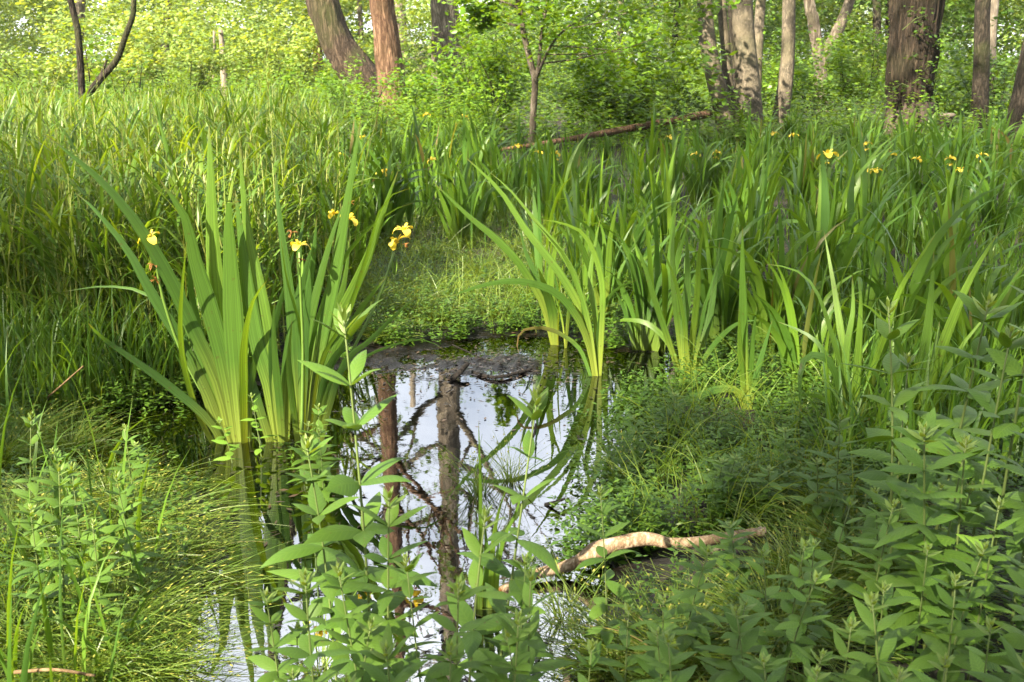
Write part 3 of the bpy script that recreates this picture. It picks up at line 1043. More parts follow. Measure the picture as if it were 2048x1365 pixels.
# nothing of the canopy may hang into the view or its reflection
az = np.degrees(np.arctan2(cl[:, 0], np.maximum(cl[:, 1], 0.01)))
keep &= ~((cl[:, 1] > 0) & (np.abs(az) < 29))
cl = cl[keep]
# unseen boughs added over the viewpoint to hold back sky light
n_o = 3400
ov = np.stack([rng.uniform(-12, 13, n_o), rng.uniform(-11, 8.5, n_o), rng.uniform(9.5, 15, n_o)], -1)
od = np.min(np.linalg.norm(sunplane(ov)[:, None] - LP[None], axis=2) - LR[None], axis=1)
el = np.degrees(np.arctan2(ov[:, 2] - 1.4, np.hypot(ov[:, 0], ov[:, 1])))
cl = np.concatenate([cl, ov[(od > 0.2) & ((ov[:, 1] < 0) | (el > 43)) & (vnoise(ov, .9) > -.45)]])
TB = [(-12.5, -4.5, 'unseen tall grey shade tree behind the sunny side of the meadow'), (-8.5, -1.0, 'unseen tall grey shade tree beside the viewpoint toward the meadow'), (-6.5, -8.5, 'unseen tall grey shade tree well behind the viewpoint'),
      (-15.0, 2.0, 'outermost unseen tall grey shade tree at the meadow side'), (-2.5, -5.5, 'unseen tall grey shade tree straight behind the viewpoint'), (-10.5, -11.0, 'farthest unseen tall grey shade tree behind the viewpoint'), (-7.6, 3.6, 'unseen tall grey shade tree just outside the view by the meadow'), (6.5, -3.5, 'unseen tall grey shade tree behind the viewpoint on the loosestrife side'), (9.0, 3.0, 'unseen tall grey shade tree just outside the view by the loosestrife')]
tb = np.array([q[:2] for q in TB])
own = np.argmin(np.linalg.norm(cl[:, None, :2] - tb[None], axis=2), 1)
for j, (x, y, lab) in enumerate(TB):
    q = cl[own == j]
    if len(q):
        shade_tree('shade_tree', lab, (x, y, 0), 16.0, q)

# ------------------------------------------------------------------ far wood and undergrowth
def scatter(n, ylo, yhi, half=0.62, pw=1.0):
    y = ylo + (yhi - ylo) * rng.random(n) ** pw
    x = y * rng.uniform(-half, half, n)
    return on_ground(np.stack([x, y], -1))


def fill_blob(c, r, h, n, size):
    d = rng.normal(0, 1, (n, 3))
    d /= np.linalg.norm(d, axis=1, keepdims=True)
    rad = rng.uniform(0.35, 1.0, n) ** 0.6
    lump = 1 + 0.25 * np.sin(d[:, 0] * 5 + c[0]) * np.sin(d[:, 1] * 4 + c[1]) + 0.2 * np.sin(d[:, 2] * 7 + c[0] * 2)
    P = c + d * (rad * lump)[:, None] * np.array([r, r, h])
    s = size * rng.uniform(0.6, 1.3, n)
    th = rng.uniform(R(50), R(130), n)
    return blades(P, (0, 6.283), th, th + rng.uniform(0, .5, n), s, s * 0.6, k=3, tau0=rng.normal(0, .6, n), prof=prof_leaf, fold=None)


mb = MB()
for j in range(290):
    D = rng.uniform(31, 72)
    a = rng.uniform(-0.68, 0.68)
    pxx = 1024 + a * FPX / CP
    gap = 700 < pxx < 1010
    r = rng.uniform(1.6, 3.4)
    z = rng.uniform(0.2, 7.0) if not gap else (rng.uniform(0.0, 1.4) if rng.random() < .4 else rng.uniform(1.8, 7))
    c = np.array([a * D, D, 0.0])
    c[2] = H(c) + z
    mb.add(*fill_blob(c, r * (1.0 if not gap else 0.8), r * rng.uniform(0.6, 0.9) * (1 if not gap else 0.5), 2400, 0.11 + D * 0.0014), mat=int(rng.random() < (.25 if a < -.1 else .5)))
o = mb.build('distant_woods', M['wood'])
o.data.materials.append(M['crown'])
tag(o, kind='stuff')

# the same wood closing in beside and behind the viewpoint
mb = MB()
for j in range(190):
    a = rng.uniform(R(42), R(298))
    r_ = rng.uniform(17, 34)
    c = np.array([r_ * math.sin(a), r_ * math.cos(a), 0.0])
    c[2] = H(c) + rng.uniform(0.3, 9.0) * min(1, r_ / 24)
    mb.add(*fill_blob(c, rng.uniform(2.2, 4.0), rng.uniform(1.6, 2.8), 700, 0.34))
tag(mb.build('surrounding_woods', M['crown']), kind='stuff')

# undergrowth: nettles, brambles and young shoots under the trees
def herb_shoots(P, hgt, nl, size, k=3, aspect=0.5, prof=prof_leaf):
    n_ = len(P)
    hh = fillrand(hgt, n_)
    t = rng.random((n_, nl)) ** 0.7
    a = rng.uniform(0, 6.283, (n_, nl))
    lean = rng.normal(0, 0.12, (n_, 1, 2))
    Q = P[:, None] + np.concatenate([lean * (t * hh[:, None])[..., None], (t * hh[:, None])[..., None]], -1)
    s = (size * rng.uniform(0.6, 1.25, (n_, nl)) * (1.15 - 0.5 * t)).ravel()
    th = rng.uniform(R(55), R(95), n_ * nl)
    return blades(Q.reshape(-1, 3), a.ravel(), th, th + rng.uniform(0.1, 0.8, n_ * nl), s, s * aspect, k=k, tau0=rng.normal(0, 0.3, n_ * nl), prof=prof, fold=0.2)


P = np.concatenate([scatter(2600, 12.5, 19, 0.6), scatter(4200, 18, 34, 0.6), scatter(2600, 30, 48, 0.62)])
keepm = ~((P[:, 1] < 15) & (P[:, 0] / P[:, 1] > -0.22) & (P[:, 0] / P[:, 1] < 0.5))
P = P[keepm]
hgt = rng.uniform(0.4, 1.0, len(P)) * (1 + 0.5 * vnoise(P, 0.9)) * np.where(P[:, 1] > 26, 1.5, 1.0)
tag(MB().add(*herb_shoots(P, hgt, 20, 0.125)).build('undergrowth', M['under']), kind='stuff')

# ferns
def fern_mesh():
    b = MB()
    for j in range(9):
        a = j * 0.7 + rng.normal(0, .2)
        L = rng.uniform(0.55, 0.8)
        k = 15
        t = np.linspace(0, 1, k)
        th = R(18) + R(75) * t ** 1.3
        d = np.stack([np.sin(th) * math.cos(a), np.sin(th) * math.sin(a), np.cos(th)], -1)
        p_ = np.cumsum(d * L / k, 0)
        for side in (-1, 1):
            ph = a + side * R(72)
            ln = 0.17 * np.sin(np.pi * (0.08 + 0.9 * t)) ** 0.8 + 0.01
            b.add(*blades(p_[1:], ph, R(72), R(100), ln[1:], ln[1:] * 0.3 + 0.006, k=3, prof=prof_leaf, fold=None))
    return b


fm = fern_mesh().mesh('fern')
fm.materials.append(M['fern'])
for j, (a, b, D, lab) in enumerate([(300, 195, 13.5, 'bright green fern at the meadow edge beside the V stems'), (345, 190, 14.0, 'bright fern, middle one of the row behind the meadow'), (395, 200, 13.2, 'bright fern at the far end of the row behind the meadow'),
                                    (430, 190, 15.0, 'small fern set back behind the fern row'), (1545, 230, 16.0, 'fern growing at the foot of the slim brown trunk'), (1600, 215, 16.6, 'fern between the slim brown trunk and the oak'),
                                    (1520, 250, 15.2, 'fern hiding the foot of the thickest alder trunk'), (1650, 235, 16.4, 'fern beside the oak foot'), (1430, 262, 15.4, 'low fern by the end of the fallen log')]):
    q = on_ground(at(a, b + 30, D))
    o = tag(link('fern', fm, None, q), lab, 'fern', 'ferns under the trees')
    o.rotation_euler = (0, 0, j * 1.3)
    o.scale = [1.0 + 0.25 * math.sin(j * 2)] * 3

# shrubs
def shrub(label, px, py_top, D, wid, nleaf, size, mat='under', dense=1.0):
    top = at(px, py_top, D)
    base = on_ground(np.array([top[0], D, 0]))
    hgt = max(0.8, top[2] - base[2])
    root = empty('shrub', base, label, 'shrub', 'bushes under the trees')
    tips, st = [], MB()
    for j in range(7):
        a = rng.uniform(0, 6.283)
        limb_tree(st, base + [0.1 * math.cos(a), 0.1 * math.sin(a), 0], (0.5 * wid / hgt * math.cos(a), 0.5 * wid / hgt * math.sin(a), 1), hgt * rng.uniform(0.6, 0.95), 0.018, 1, tips, 0.35, 0.1, 5, 0.7)
    st.build('stem', M['bark_dark'], root, origin=base)
    MB().add(*leaf_cloud(tips, nleaf, size)).build('foliage', M[mat], root, origin=base)


for lab, px, py, D, wd, nl, sz, mat in [
    ('dense dark green bush between the broad grey trunk and the sapling', 985, 60, 18.0, 1.3, 2600, 0.105, 'maple'),
    ('fresh green bush reaching over the twiggy burr of the grey trunk', 965, 80, 20.0, 1.0, 1100, 0.11, 'maple'),
    ('low leafy bush under the broad grey trunk', 880, 120, 19.0, 1.8, 1800, 0.11, 'under'),
    ('pale bush beside the foot of the reddish trunk', 735, 130, 19.0, 1.3, 1200, 0.10, 'under'),
    ('bush glowing light green over the sapling boughs toward the alders', 1240, 20, 19.5, 2.4, 2600, 0.12, 'maple'),
    ('wide green bush under the sapling boughs', 1215, 110, 18.5, 1.5, 2200, 0.11, 'under'),
    ('leafy bush just before the alder clump', 1330, 60, 19.5, 1.8, 2200, 0.115, 'maple'),
    ('dark bush behind the fallen log', 1320, 150, 18.0, 1.6, 1800, 0.11, 'crown'),
    ('bush between the alder clump and the slim brown trunk', 1535, 70, 22.0, 1.6, 1700, 0.11, 'under'),
    ('sunny bush before the low forked tree', 1650, 90, 22.0, 2.0, 2200, 0.11, 'under'),
    ('light bush reaching up beside the oak', 1720, 40, 23.0, 2.0, 2200, 0.12, 'maple'),
    ('bush behind the oak toward the straight dark trunk', 1910, 60, 21.0, 1.8, 2000, 0.11, 'under'),
    ('broad bush past the straight dark trunk', 2010, 70, 19.0, 1.8, 2000, 0.11, 'crown'),
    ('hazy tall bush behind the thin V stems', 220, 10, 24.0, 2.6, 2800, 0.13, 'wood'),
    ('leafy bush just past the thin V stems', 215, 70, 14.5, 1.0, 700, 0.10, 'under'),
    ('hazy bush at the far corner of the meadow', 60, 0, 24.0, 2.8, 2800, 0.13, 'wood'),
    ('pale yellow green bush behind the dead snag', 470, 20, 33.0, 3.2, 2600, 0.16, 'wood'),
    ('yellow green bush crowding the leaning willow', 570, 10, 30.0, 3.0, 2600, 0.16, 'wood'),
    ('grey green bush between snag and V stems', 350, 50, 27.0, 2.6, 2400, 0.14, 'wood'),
    ('low bright bush in front of the leaning willow foot', 640, 130, 21.0, 1.6, 1400, 0.11, 'under'),
]:
    shrub(lab, px, py, D, wd, nl, sz, mat)

# small stump with a pale top near the straight dark trunk
b0 = on_ground(at(1890, 270, 16.6))
root = empty('tree_stump', b0, 'small stump with a pale cut top between the oak and the straight dark trunk', 'stump')
MB().add(*tube([b0 - [0, 0, .1], b0 + [0, 0, .3], b0 + [0, 0, 0.62]], [0.14, 0.11, 0.10], sides=14, k=8, disp=furrow(3, 0.06, 4))).build('trunk', M['bark_dark'], root, origin=b0)
MB().add(*tube([b0 + [0, 0, .62], b0 + [0, 0, .66], b0 + [0, 0, 0.68]], [0.11, 0.125, 0.10], sides=14, k=6, disp=furrow(3, .15, 2))).build('cut_top', M['pale_wood'], root, origin=b0)

# fallen log lying through the irises
lp = [at(1000, 300, 14.0), at(1100, 285, 14.3), at(1200, 268, 15.0), at(1300, 250, 15.8), at(1420, 228, 16.8)]
o = MB().add(*tube(lp, [0.025, 0.038, 0.05, 0.06, 0.068], sides=12, k=40, disp=furrow(3, 0.08, 5))).build('fallen_log', M['bark_red'])
tag(o, 'thin reddish fallen log lying through the irises toward the alder clump', 'log')

# ------------------------------------------------------------------ reed grass meadow on the left
def in_meadow(P):
    s = P[:, 0] / P[:, 1]
    pxx = 1024 + s * FPX * 1.0
    edge = 640 + 60 * np.sin(P[:, 1] * 1.3)
    return (pxx < edge)


P = []
y = 4.3 + (16 - 4.3) * rng.random(9000) ** 1.15
x = y * rng.uniform(-0.66, -0.12, 9000)
P = np.stack([x, y], -1)
ok = in_meadow(P) & (pond_sd(P) > 0.12)
ok &= ~((P[:, 1] < 5.2) & (P[:, 0] > -1.1))
P = on_ground(P[ok])[:5000]
nS = len(P)
hs = rng.uniform(0.62, 1.12, nS) * (1 + 0.12 * vnoise(P, 1.1))
ph = rng.uniform(0, 6.283, nS)
mb_leaf, mb_stem = MB(), MB()
mb_stem.add(*blades(P, ph, rng.uniform(0, .08, nS), rng.uniform(0.05, 0.35, nS), hs, 0.008, k=5, prof=lambda t: 1 - 0.5 * t, fold=None, tau0=(0, 3)))
for j in range(8):
    f = 0.05 + 0.95 * (j + rng.random(nS) * 0.8) / 8.0
    Q = P + np.stack([np.cos(ph) * 0.12 * f ** 2 * hs, np.sin(ph) * 0.12 * f ** 2 * hs, f * hs * 0.97], -1)
    L = rng.uniform(0.16, 0.34, nS) * (0.7 + 0.5 * np.sin(np.pi * f))
    th0 = rng.uniform(R(12), R(48), nS)
    mb_leaf.add(*blades(Q, (0, 6.283), th0, th0 + rng.uniform(R(12), R(90), nS), L, rng.uniform(0.009, 0.022, nS), k=5, prof=prof_grass, fold=0.25, tau0=rng.normal(0, 0.3, nS)))
# panicles
for j in range(70):
    i = rng.integers(0, nS)
    b_ = P[i] + [0, 0, hs[i]]
    L = rng.uniform(0.25, 0.45)
    mb_stem.add(*blades([b_], ph[i], 0.1, 0.5, L, 0.004, k=5, prof=lambda t: 1 - 0.5 * t, fold=None))
    tt = rng.uniform(0.45, 1.0, 26)
    Q = b_ + np.stack([np.cos(ph[i]) * 0.25 * L * tt ** 2, np.sin(ph[i]) * 0.25 * L * tt ** 2, tt * L * 0.95], -1)
    mb_stem.add(*blades(Q, (0, 6.283), (0.2, 0.8), (0.5, 1.2), (0.02, 0.05), 0.006, k=3, prof=prof_leaf, fold=None))
o = mb_leaf.build('reed_grass', M['reed'])
tag(o, kind='stuff')
mb_stem.build('stem', M['reed_stem'], o)

# ------------------------------------------------------------------ ground herbs, litter
def px_scatter(n, x0, x1, y0, y1, minsd=0.02):
    q = np.stack([rng.uniform(x0, x1, n), rng.uniform(y0, y1, n)], -1)
    P_ = np.array([gp(a, b, 0.03) for a, b in q])
    P_ = P_[(pond_sd(P_) > minsd) & (vnoise(P_, 4.0) + 0.5 * vnoise(P_, 11.0) > rng.uniform(-1.0, 0.5, len(P_)))]
    # nothing grows through the peeled log
    pl0, pl1 = gp(1000, 1182, .02), gp(1533, 1090, .02)
    ab = (pl1 - pl0)[:2]     # the log's line on the ground
    tt_ = np.clip(((P_[:, :2] - pl0[:2]) @ ab) / (ab @ ab), 0, 1)
    dl = P_[:, :2] - pl0[:2] - tt_[:, None] * ab
    P_ = P_[~((np.hypot(dl[:, 0], dl[:, 1]) < .22) & (dl[:, 1] < .05))]
    return on_ground(P_)


Q = np.concatenate([px_scatter(3600, 690, 1450, 430, 690, 0.0), px_scatter(2600, 1200, 1760, 720, 1080, -0.16), px_scatter(1300, 1300, 2048, 640, 900, 0.0), px_scatter(500, 0, 560, 760, 900, -0.02),
                    px_scatter(1500, 500, 2048, 330, 470), px_scatter(1500, 740, 1260, 560, 690, 0.0), on_ground(np.stack([rng.uniform(1.15, 4.5, 2600), rng.uniform(1.3, 6, 2600)], -1)), on_ground(np.stack([rng.uniform(-4.0, -1.2, 1500), rng.uniform(1.3, 4, 1500)], -1)), px_scatter(1700, 0, 700, 690, 850, -.03), px_scatter(1500, 1700, 2048, 700, 1050), px_scatter(500, 1200, 1600, 1040, 1150), px_scatter(1500, 1300, 2048, 560, 800), px_scatter(500, 1250, 2048, 1000, 1365), px_scatter(300, 0, 500, 950, 1365), px_scatter(260, 1000, 1330, 800, 1200, -0.1), px_scatter(420, 1110, 1320, 760, 1150, -.32), px_scatter(160, 540, 760, 780, 950, -.4)])
tag(MB().add(*herb_shoots(Q, (0.03, 0.20), 12, 0.036 , aspect=0.42)).build('ground_herbs', M['herb']), kind='stuff')
# floating and stranded dead leaves and sticks on the mud
mb = MB()
n_ = 1100
q = np.stack([MUD_C[0] + rng.normal(0, 0.36, n_), MUD_C[1] + rng.normal(0, 0.22, n_)], -1)
q2 = np.array([gp(rng.uniform(50, 560), rng.uniform(820, 1000))[:2] for _ in range(70)] + [gp(rng.uniform(540, 760), rng.uniform(880, 960))[:2] for _ in range(60)])
q3 = np.array([gp(rng.uniform(520, 1290), rng.uniform(700, 1365))[:2] for _ in range(700)])
q3 = q3[vnoise(q3, 3.1) > .05]
q = on_ground(np.concatenate([q, q2, q3]))
q[:, 2] = np.maximum(q[:, 2], 0.0) + 0.004
mb.add(*blades(q, (0, 6.283), (R(82), R(93)), (R(85), R(100)), (0.008, 0.045), (0.003, 0.014), k=3, prof=prof_leaf, fold=0.1, tau0=rng.normal(0, .15, len(q))))
M['litter'] = leaf_material('dead_leaf', [(0.010, 0.008, 0.009), (0.028, 0.020, 0.018), (0.07, 0.04, 0.02)], trans=0.0, rough=0.3, spec=0.5)
tag(mb.build('leaf_litter', M['litter']), kind='stuff')

# ------------------------------------------------------------------ iris
def face_strip(pts, width, k=16, turn=0.0, twist=0.0, prof=prof_blade, fold=0.12, view=None):
    c = catmull(pts, k)
    d = np.gradient(c, axis=0)
    d /= np.linalg.norm(d, axis=1, keepdims=True)
    v = np.array([0, 1.0, -0.25])
    S = np.cross(d, v)
    S /= np.maximum(np.linalg.norm(S, axis=1, keepdims=True), 1e-6)
    B = np.cross(d, S)
    t = np.linspace(0, 1, k)
    a = (turn + twist * t)[:, None]
    S = S * np.cos(a) + B * np.sin(a)
    return strip(c[None], S[None], d[None], np.array([width]), t, prof, fold)


def traced(mb_, px, D, wpx, dy=0.0, turn=None, twist=None, fold=0.12, dz_tip=0.0):
    n_ = len(px)
    pts = [at(a, b, D + dy * (i / (n_ - 1)) ** 1.6) for i, (a, b) in enumerate(px)]
    pts[0][2] = min(pts[0][2], H(pts[0]) - 0.03) if pts[0][2] < 0.15 else pts[0][2]
    mb_.add(*face_strip(pts, wpx * D / FPX * 1.06, turn=rng.normal(0, .2) if turn is None else turn, twist=rng.normal(0, .4) if twist is None else twist, fold=fold))


def make_flower(scale=1.0):
    b = MB()
    z = np.zeros((1, 3))
    for j in range(3):
        a = j * 2.094
        b.add(*blades(z, a, R(25), R(165), 0.075, 0.040, k=8, pw=0.9, prof=lambda t: 0.35 + 0.65 * np.sin(np.pi * np.clip(t, 0.05, 1) ** 1.5), fold=-0.15))
        b.add(*blades(z, a + 1.05, R(10), R(25), 0.030, 0.009, k=5, prof=prof_leaf, fold=0.2))
        b.add(*blades(z + [0, 0, .006], a, R(30), R(75), 0.042, 0.014, k=6, prof=lambda t: 0.7 + 0.5 * t, fold=0.3))
    me = b.mesh('flower')
    me.materials.append(M['petal'])
    return me


FLOWER = make_flower()
bw = MB()
for j in range(9):
    bw.add(*blades(np.zeros((1, 3)), j * 0.9, R(20 + 12 * j), R(150), 0.035, 0.010, k=5, prof=prof_leaf, fold=0.3, wob=0.4))
WILT = bw.mesh('wilted_flower')
WILT.materials.append(M['wilt'])


def add_flower(parent, loc, s=1.0, wilt=False, tilt=None):
    o_ = link('wilted_flower' if wilt else 'flower', WILT if wilt else FLOWER, parent, loc)
    s *= .78
    o_.scale = (s, s, s)
    o_.rotation_euler = (rng.normal(0, .25), rng.normal(0, .25), rng.uniform(0, 6.28)) if tilt is None else tilt
    return o_


def stalk_px(root, px, D, origin, flowers, wpx=9, dy=0.0):
    pts = [at(a, b, D + dy * i / (len(px) - 1)) - origin for i, (a, b) in enumerate(px)]
    b = MB().add(*tube(pts, [wpx / 2 * D / FPX, wpx / 2.6 * D / FPX, wpx / 3.2 * D / FPX], sides=7, k=12))
    # green sheaths below the flowers
    tip = pts[-1]
    for a_ in (0.4, 2.6):
        b.add(*blades([tip - [0, 0, .09]], a_ + rng.normal(0, .3), R(3), R(14), 0.085, 0.020, k=6, prof=prof_lance, fold=0.5))
    st = b.build('flower_stalk', M['stalk'], root)
    for (a, c, s, wl) in flowers:
        add_flower(st, at(a, c, D + dy) - origin, s, wl)
    return st


# the big clump in the left of the pond
O1 = gp(520, 885)
hero = empty('iris_clump', O1, 'tallest iris clump, broad sunlit leaves standing in the pond', 'iris')
D1 = O1[1]
HA = [([(484, 890), (478, 800), (470, 700), (462, 560), (457, 450), (459, 404), (470, 392), (480, 402)], 40, -0.04, 0, 0.15), ([(478, 888), (463, 780), (440, 650), (426, 500), (421, 350), (418, 248)], 32, 0.1, 0, .2),
      ([(475, 885), (455, 760), (420, 620), (390, 520), (372, 440), (345, 395), (318, 358)], 34, -0.05, .1, .3), ([(470, 880), (440, 780), (388, 660), (330, 540), (265, 435), (190, 350), (85, 265)], 26, -0.15, .2, .5),
      ([(468, 885), (420, 800), (360, 680), (305, 590), (255, 500), (190, 420), (150, 385)], 22, 0.15, .3, .5), ([(490, 885), (490, 800), (489, 690), (506, 604), (534, 562)], 24, -0.1, .9, .4),
      ([(466, 895), (424, 850), (342, 775), (273, 724), (205, 676), (176, 646)], 17, -0.25, .5, .3), ([(462, 885), (403, 843), (372, 747), (362, 679), (362, 611), (373, 481)], 15, -0.1, 1.0, .2),
      ([(450, 870), (390, 740), (345, 660), (328, 618), (280, 582), (205, 573), (126, 584)], 9, 0.2, .4, .2), ([(476, 885), (451, 748), (427, 645), (420, 543), (417, 440)], 26, 0.12, .2, .2),
      ([(486, 885), (486, 760), (480, 640), (487, 540), (490, 470)], 20, 0.1, .8, .2), ([(480, 890), (446, 800), (410, 700), (385, 600), (380, 520), (392, 430)], 18, 0.05, .7, .2),
      ([(472, 885), (430, 810), (395, 700), (352, 600), (322, 520), (300, 470)], 16, 0.2, .3, .2), ([(492, 890), (500, 800), (515, 700), (540, 610), (556, 540)], 14, .1, .5, .3)]
HB = [([(562, 888), (541, 782), (517, 700), (500, 610), (488, 520), (478, 440), (470, 380)], 30, .05, 0, .1), ([(562, 885), (553, 782), (533, 645), (512, 543), (492, 440), (478, 285)], 23, .1, .1, .1),
      ([(565, 888), (560, 816), (550, 713), (547, 645), (550, 600)], 15, -.05, .3, .1), ([(563, 880), (575, 740), (592, 640), (605, 560), (640, 455)], 24, .2, .3, .3), ([(560, 880), (545, 740), (552, 640), (575, 560), (592, 480)], 16, .1, .6, .1),
      ([(558, 885), (535, 790), (520, 690), (525, 600), (545, 500)], 16, .15, .8, .1), ([(556, 890), (520, 820), (495, 740), (470, 650), (455, 570)], 18, .1, .3, .2)]
HC = [([(608, 870), (625, 770), (642, 680), (668, 560), (690, 430), (705, 340), (722, 235)], 24, .05, 0, .1), ([(612, 868), (635, 760), (662, 670), (702, 590), (742, 500), (775, 400), (797, 340)], 24, .1, .2, .3),
      ([(612, 868), (640, 740), (692, 640), (732, 520), (760, 420), (792, 385), (825, 375)], 17, .1, .9, .3), ([(600, 865), (590, 740), (580, 600), (565, 480), (555, 400), (550, 340)], 21, .1, .1, .2),
      ([(602, 865), (606, 740), (612, 620), (626, 520), (634, 430)], 20, -.05, .1, .1), ([(600, 870), (585, 800), (578, 720), (584, 640)], 14, -.1, .5, .2), ([(620, 865), (680, 745), (742, 680), (800, 622), (838, 592)], 15, -.1, .5, .3),
      ([(615, 865), (660, 725), (702, 650), (735, 600), (775, 552)], 20, .1, .3, .2), ([(602, 870), (608, 782), (602, 662), (574, 560), (562, 478)], 10, -.12, .9, .1), ([(610, 868), (650, 760), (690, 690), (720, 640), (760, 600), (775, 590)], 18, 0, .6, .2),
      ([(606, 868), (630, 770), (655, 700), (668, 640), (690, 560), (700, 470)], 20, .2, .4, .2), ([(612, 860), (660, 770), (720, 720), (790, 690), (850, 680), (895, 705)], 9, .1, .6, .2), ([(606, 866), (618, 740), (650, 600), (700, 500), (770, 430), (830, 405)], 14, .25, .7, .2),
      ([(604, 868), (612, 700), (640, 560), (668, 460), (690, 400)], 18, .3, .2, .2), ([(604, 868), (596, 720), (606, 600), (598, 500), (612, 420)], 18, .35, .3, .2)]
for fan in (HA, HB, HC):
    b = MB()
    for px, wpx, dy, tu, tw in fan:
        traced(b, px, D1, wpx, dy, tu, tw)
    b.build('leaf_fan', M['iris'], hero, origin=O1)
stalk_px(hero, [(455, 870), (375, 730), (330, 610), (304, 488)], D1 + .05, O1, [(300, 478, 1.0, False), (308, 530, 1.1, True), (312, 560, 1.0, True)], 9, -.1)
stalk_px(hero, [(604, 865), (606, 700), (602, 600), (599, 505)], D1 - .02, O1, [(598, 494, 0.9, False), (585, 465, 1.0, True), (604, 520, 0.8, True)], 8, -.05)
stalk_px(hero, [(610, 865), (650, 690), (680, 560), (694, 455)], D1 + .1, O1, [(697, 440, 1.0, False), (668, 430, 0.7, False), (702, 405, .8, True)], 8, .2)
stalk_px(hero, [(620, 865), (690, 730), (755, 600), (788, 505)], D1 + .05, O1, [(796, 487, 1.1, False), (808, 463, 1.0, False), (812, 490, .8, True)], 9, .15)


def px_iris(label, base_px, blades_px, D=None, dead=(), extra=0, hmin=.5):
    o_ = gp(*base_px)
    D = D or o_[1]
    root_ = empty('iris_clump', o_, label, 'iris')
    b_ = MB()
    for it in blades_px:
        px, wpx = it[0], it[1]
        traced(b_, px, D, wpx, it[2] if len(it) > 2 else rng.normal(0, .12), it[3] if len(it) > 3 else None)
    if extra:
        a_ = rng.uniform(0, 6.283, extra)
        b_.add(*blades(o_ + rng.normal(0, .03, (extra, 3)) * [1, 1, 0], a_, (0, .2), (.3, 1.4), (hmin, hmin + .3), (.014, .024), k=10, tau0=rng.uniform(.6, 1.6, extra), tau1=(-1.2, .3), pw=2.0))
    b_.build('leaf_fan', M['iris'], root_, origin=o_)
    if dead:
        b_ = MB()
        for px, wpx in dead:
            traced(b_, px, D, wpx, -.1)
        b_.build('withered_leaf', M['iris_half'], root_, origin=o_)
    return root_


px_iris('yellow green iris shoot with long arching leaves at the muddy far end of the pond', (1112, 690),
        [([(1112, 690), (1105, 630), (1092, 580), (1076, 535)], 18), ([(1114, 690), (1102, 600), (1103, 540), (1110, 500), (1108, 455)], 14), ([(1110, 690), (1087, 611), (1056, 553), (1032, 519), (988, 474), (940, 435), (868, 366)], 15, -.1, .2),
         ([(1112, 690), (1090, 620), (1072, 575), (1060, 540)], 12), ([(1110, 690), (1095, 620), (1075, 560), (1050, 500), (1040, 450)], 13)], extra=4, hmin=.35)
px_iris('iris with long leaves sweeping over the pond and a brown withered tip', (1197, 752),
        [([(1197, 755), (1170, 645), (1135, 570), (1090, 508), (1049, 457), (1000, 382), (928, 312)], 15, .1, .1), ([(1196, 755), (1180, 660), (1158, 570), (1120, 500), (1070, 440), (1020, 380), (980, 345)], 13, .3, .2),
         ([(1196, 755), (1172, 628), (1135, 525), (1097, 474), (1060, 435)], 13), ([(1198, 755), (1182, 679), (1165, 604), (1164, 520)], 11), ([(1194, 752), (1179, 696), (1152, 631), (1107, 583), (1039, 563), (970, 570), (893, 596)], 14, -.2, .1),
         ([(1198, 755), (1203, 660), (1203, 560), (1172, 474), (1124, 447), (1080, 440)], 12), ([(1200, 755), (1196, 690), (1206, 620), (1232, 580), (1275, 560)], 12), ([(1199, 755), (1192, 640), (1180, 560), (1192, 480), (1200, 440)], 11, .2)],
        dead=[([(1190, 742), (1160, 700), (1120, 668), (1100, 660), (1075, 656), (1042, 664), (1034, 695), (1038, 708)], 9)])
px_iris('slender iris with arching leaves on the wet bank just past the pond end', (1205, 660),
        [([(1206, 662), (1203, 560), (1208, 480), (1192, 425)], 13), ([(1207, 662), (1215, 560), (1222, 470), (1238, 395)], 12), ([(1204, 662), (1190, 570), (1165, 500), (1135, 440), (1112, 400)], 12), ([(1206, 662), (1200, 520), (1180, 460), (1140, 430)], 10)], extra=5, hmin=.5)
px_iris('iris with upright fan and drooping outer leaves on the dark herby bank', (1372, 765),
        [([(1372, 768), (1360, 680), (1350, 590), (1345, 500), (1352, 430)], 14), ([(1374, 768), (1385, 680), (1395, 590), (1400, 500), (1418, 420)], 15), ([(1370, 768), (1340, 690), (1310, 600), (1285, 520), (1262, 470)], 13),
         ([(1372, 768), (1368, 660), (1375, 560), (1372, 450)], 16), ([(1375, 768), (1400, 700), (1418, 640), (1430, 560), (1440, 480)], 13), ([(1370, 765), (1345, 700), (1300, 650), (1250, 640), (1215, 650)], 11), ([(1376, 766), (1420, 700), (1470, 650), (1520, 640)], 10)], extra=4)
px_iris('single upright iris fan with one pale leaf drooping to the ground', (1494, 838),
        [([(1494, 838), (1489, 740), (1487, 640), (1485, 540), (1485, 452)], 17, 0, 0), ([(1493, 838), (1486, 760), (1480, 690), (1478, 615)], 13, -.05, .3), ([(1495, 838), (1502, 740), (1506, 680), (1514, 612)], 13, .05, .3),
         ([(1492, 820), (1478, 785), (1440, 778), (1385, 797), (1330, 820), (1290, 842)], 15, -.15, .1), ([(1496, 838), (1510, 760), (1530, 690), (1545, 640)], 11)])
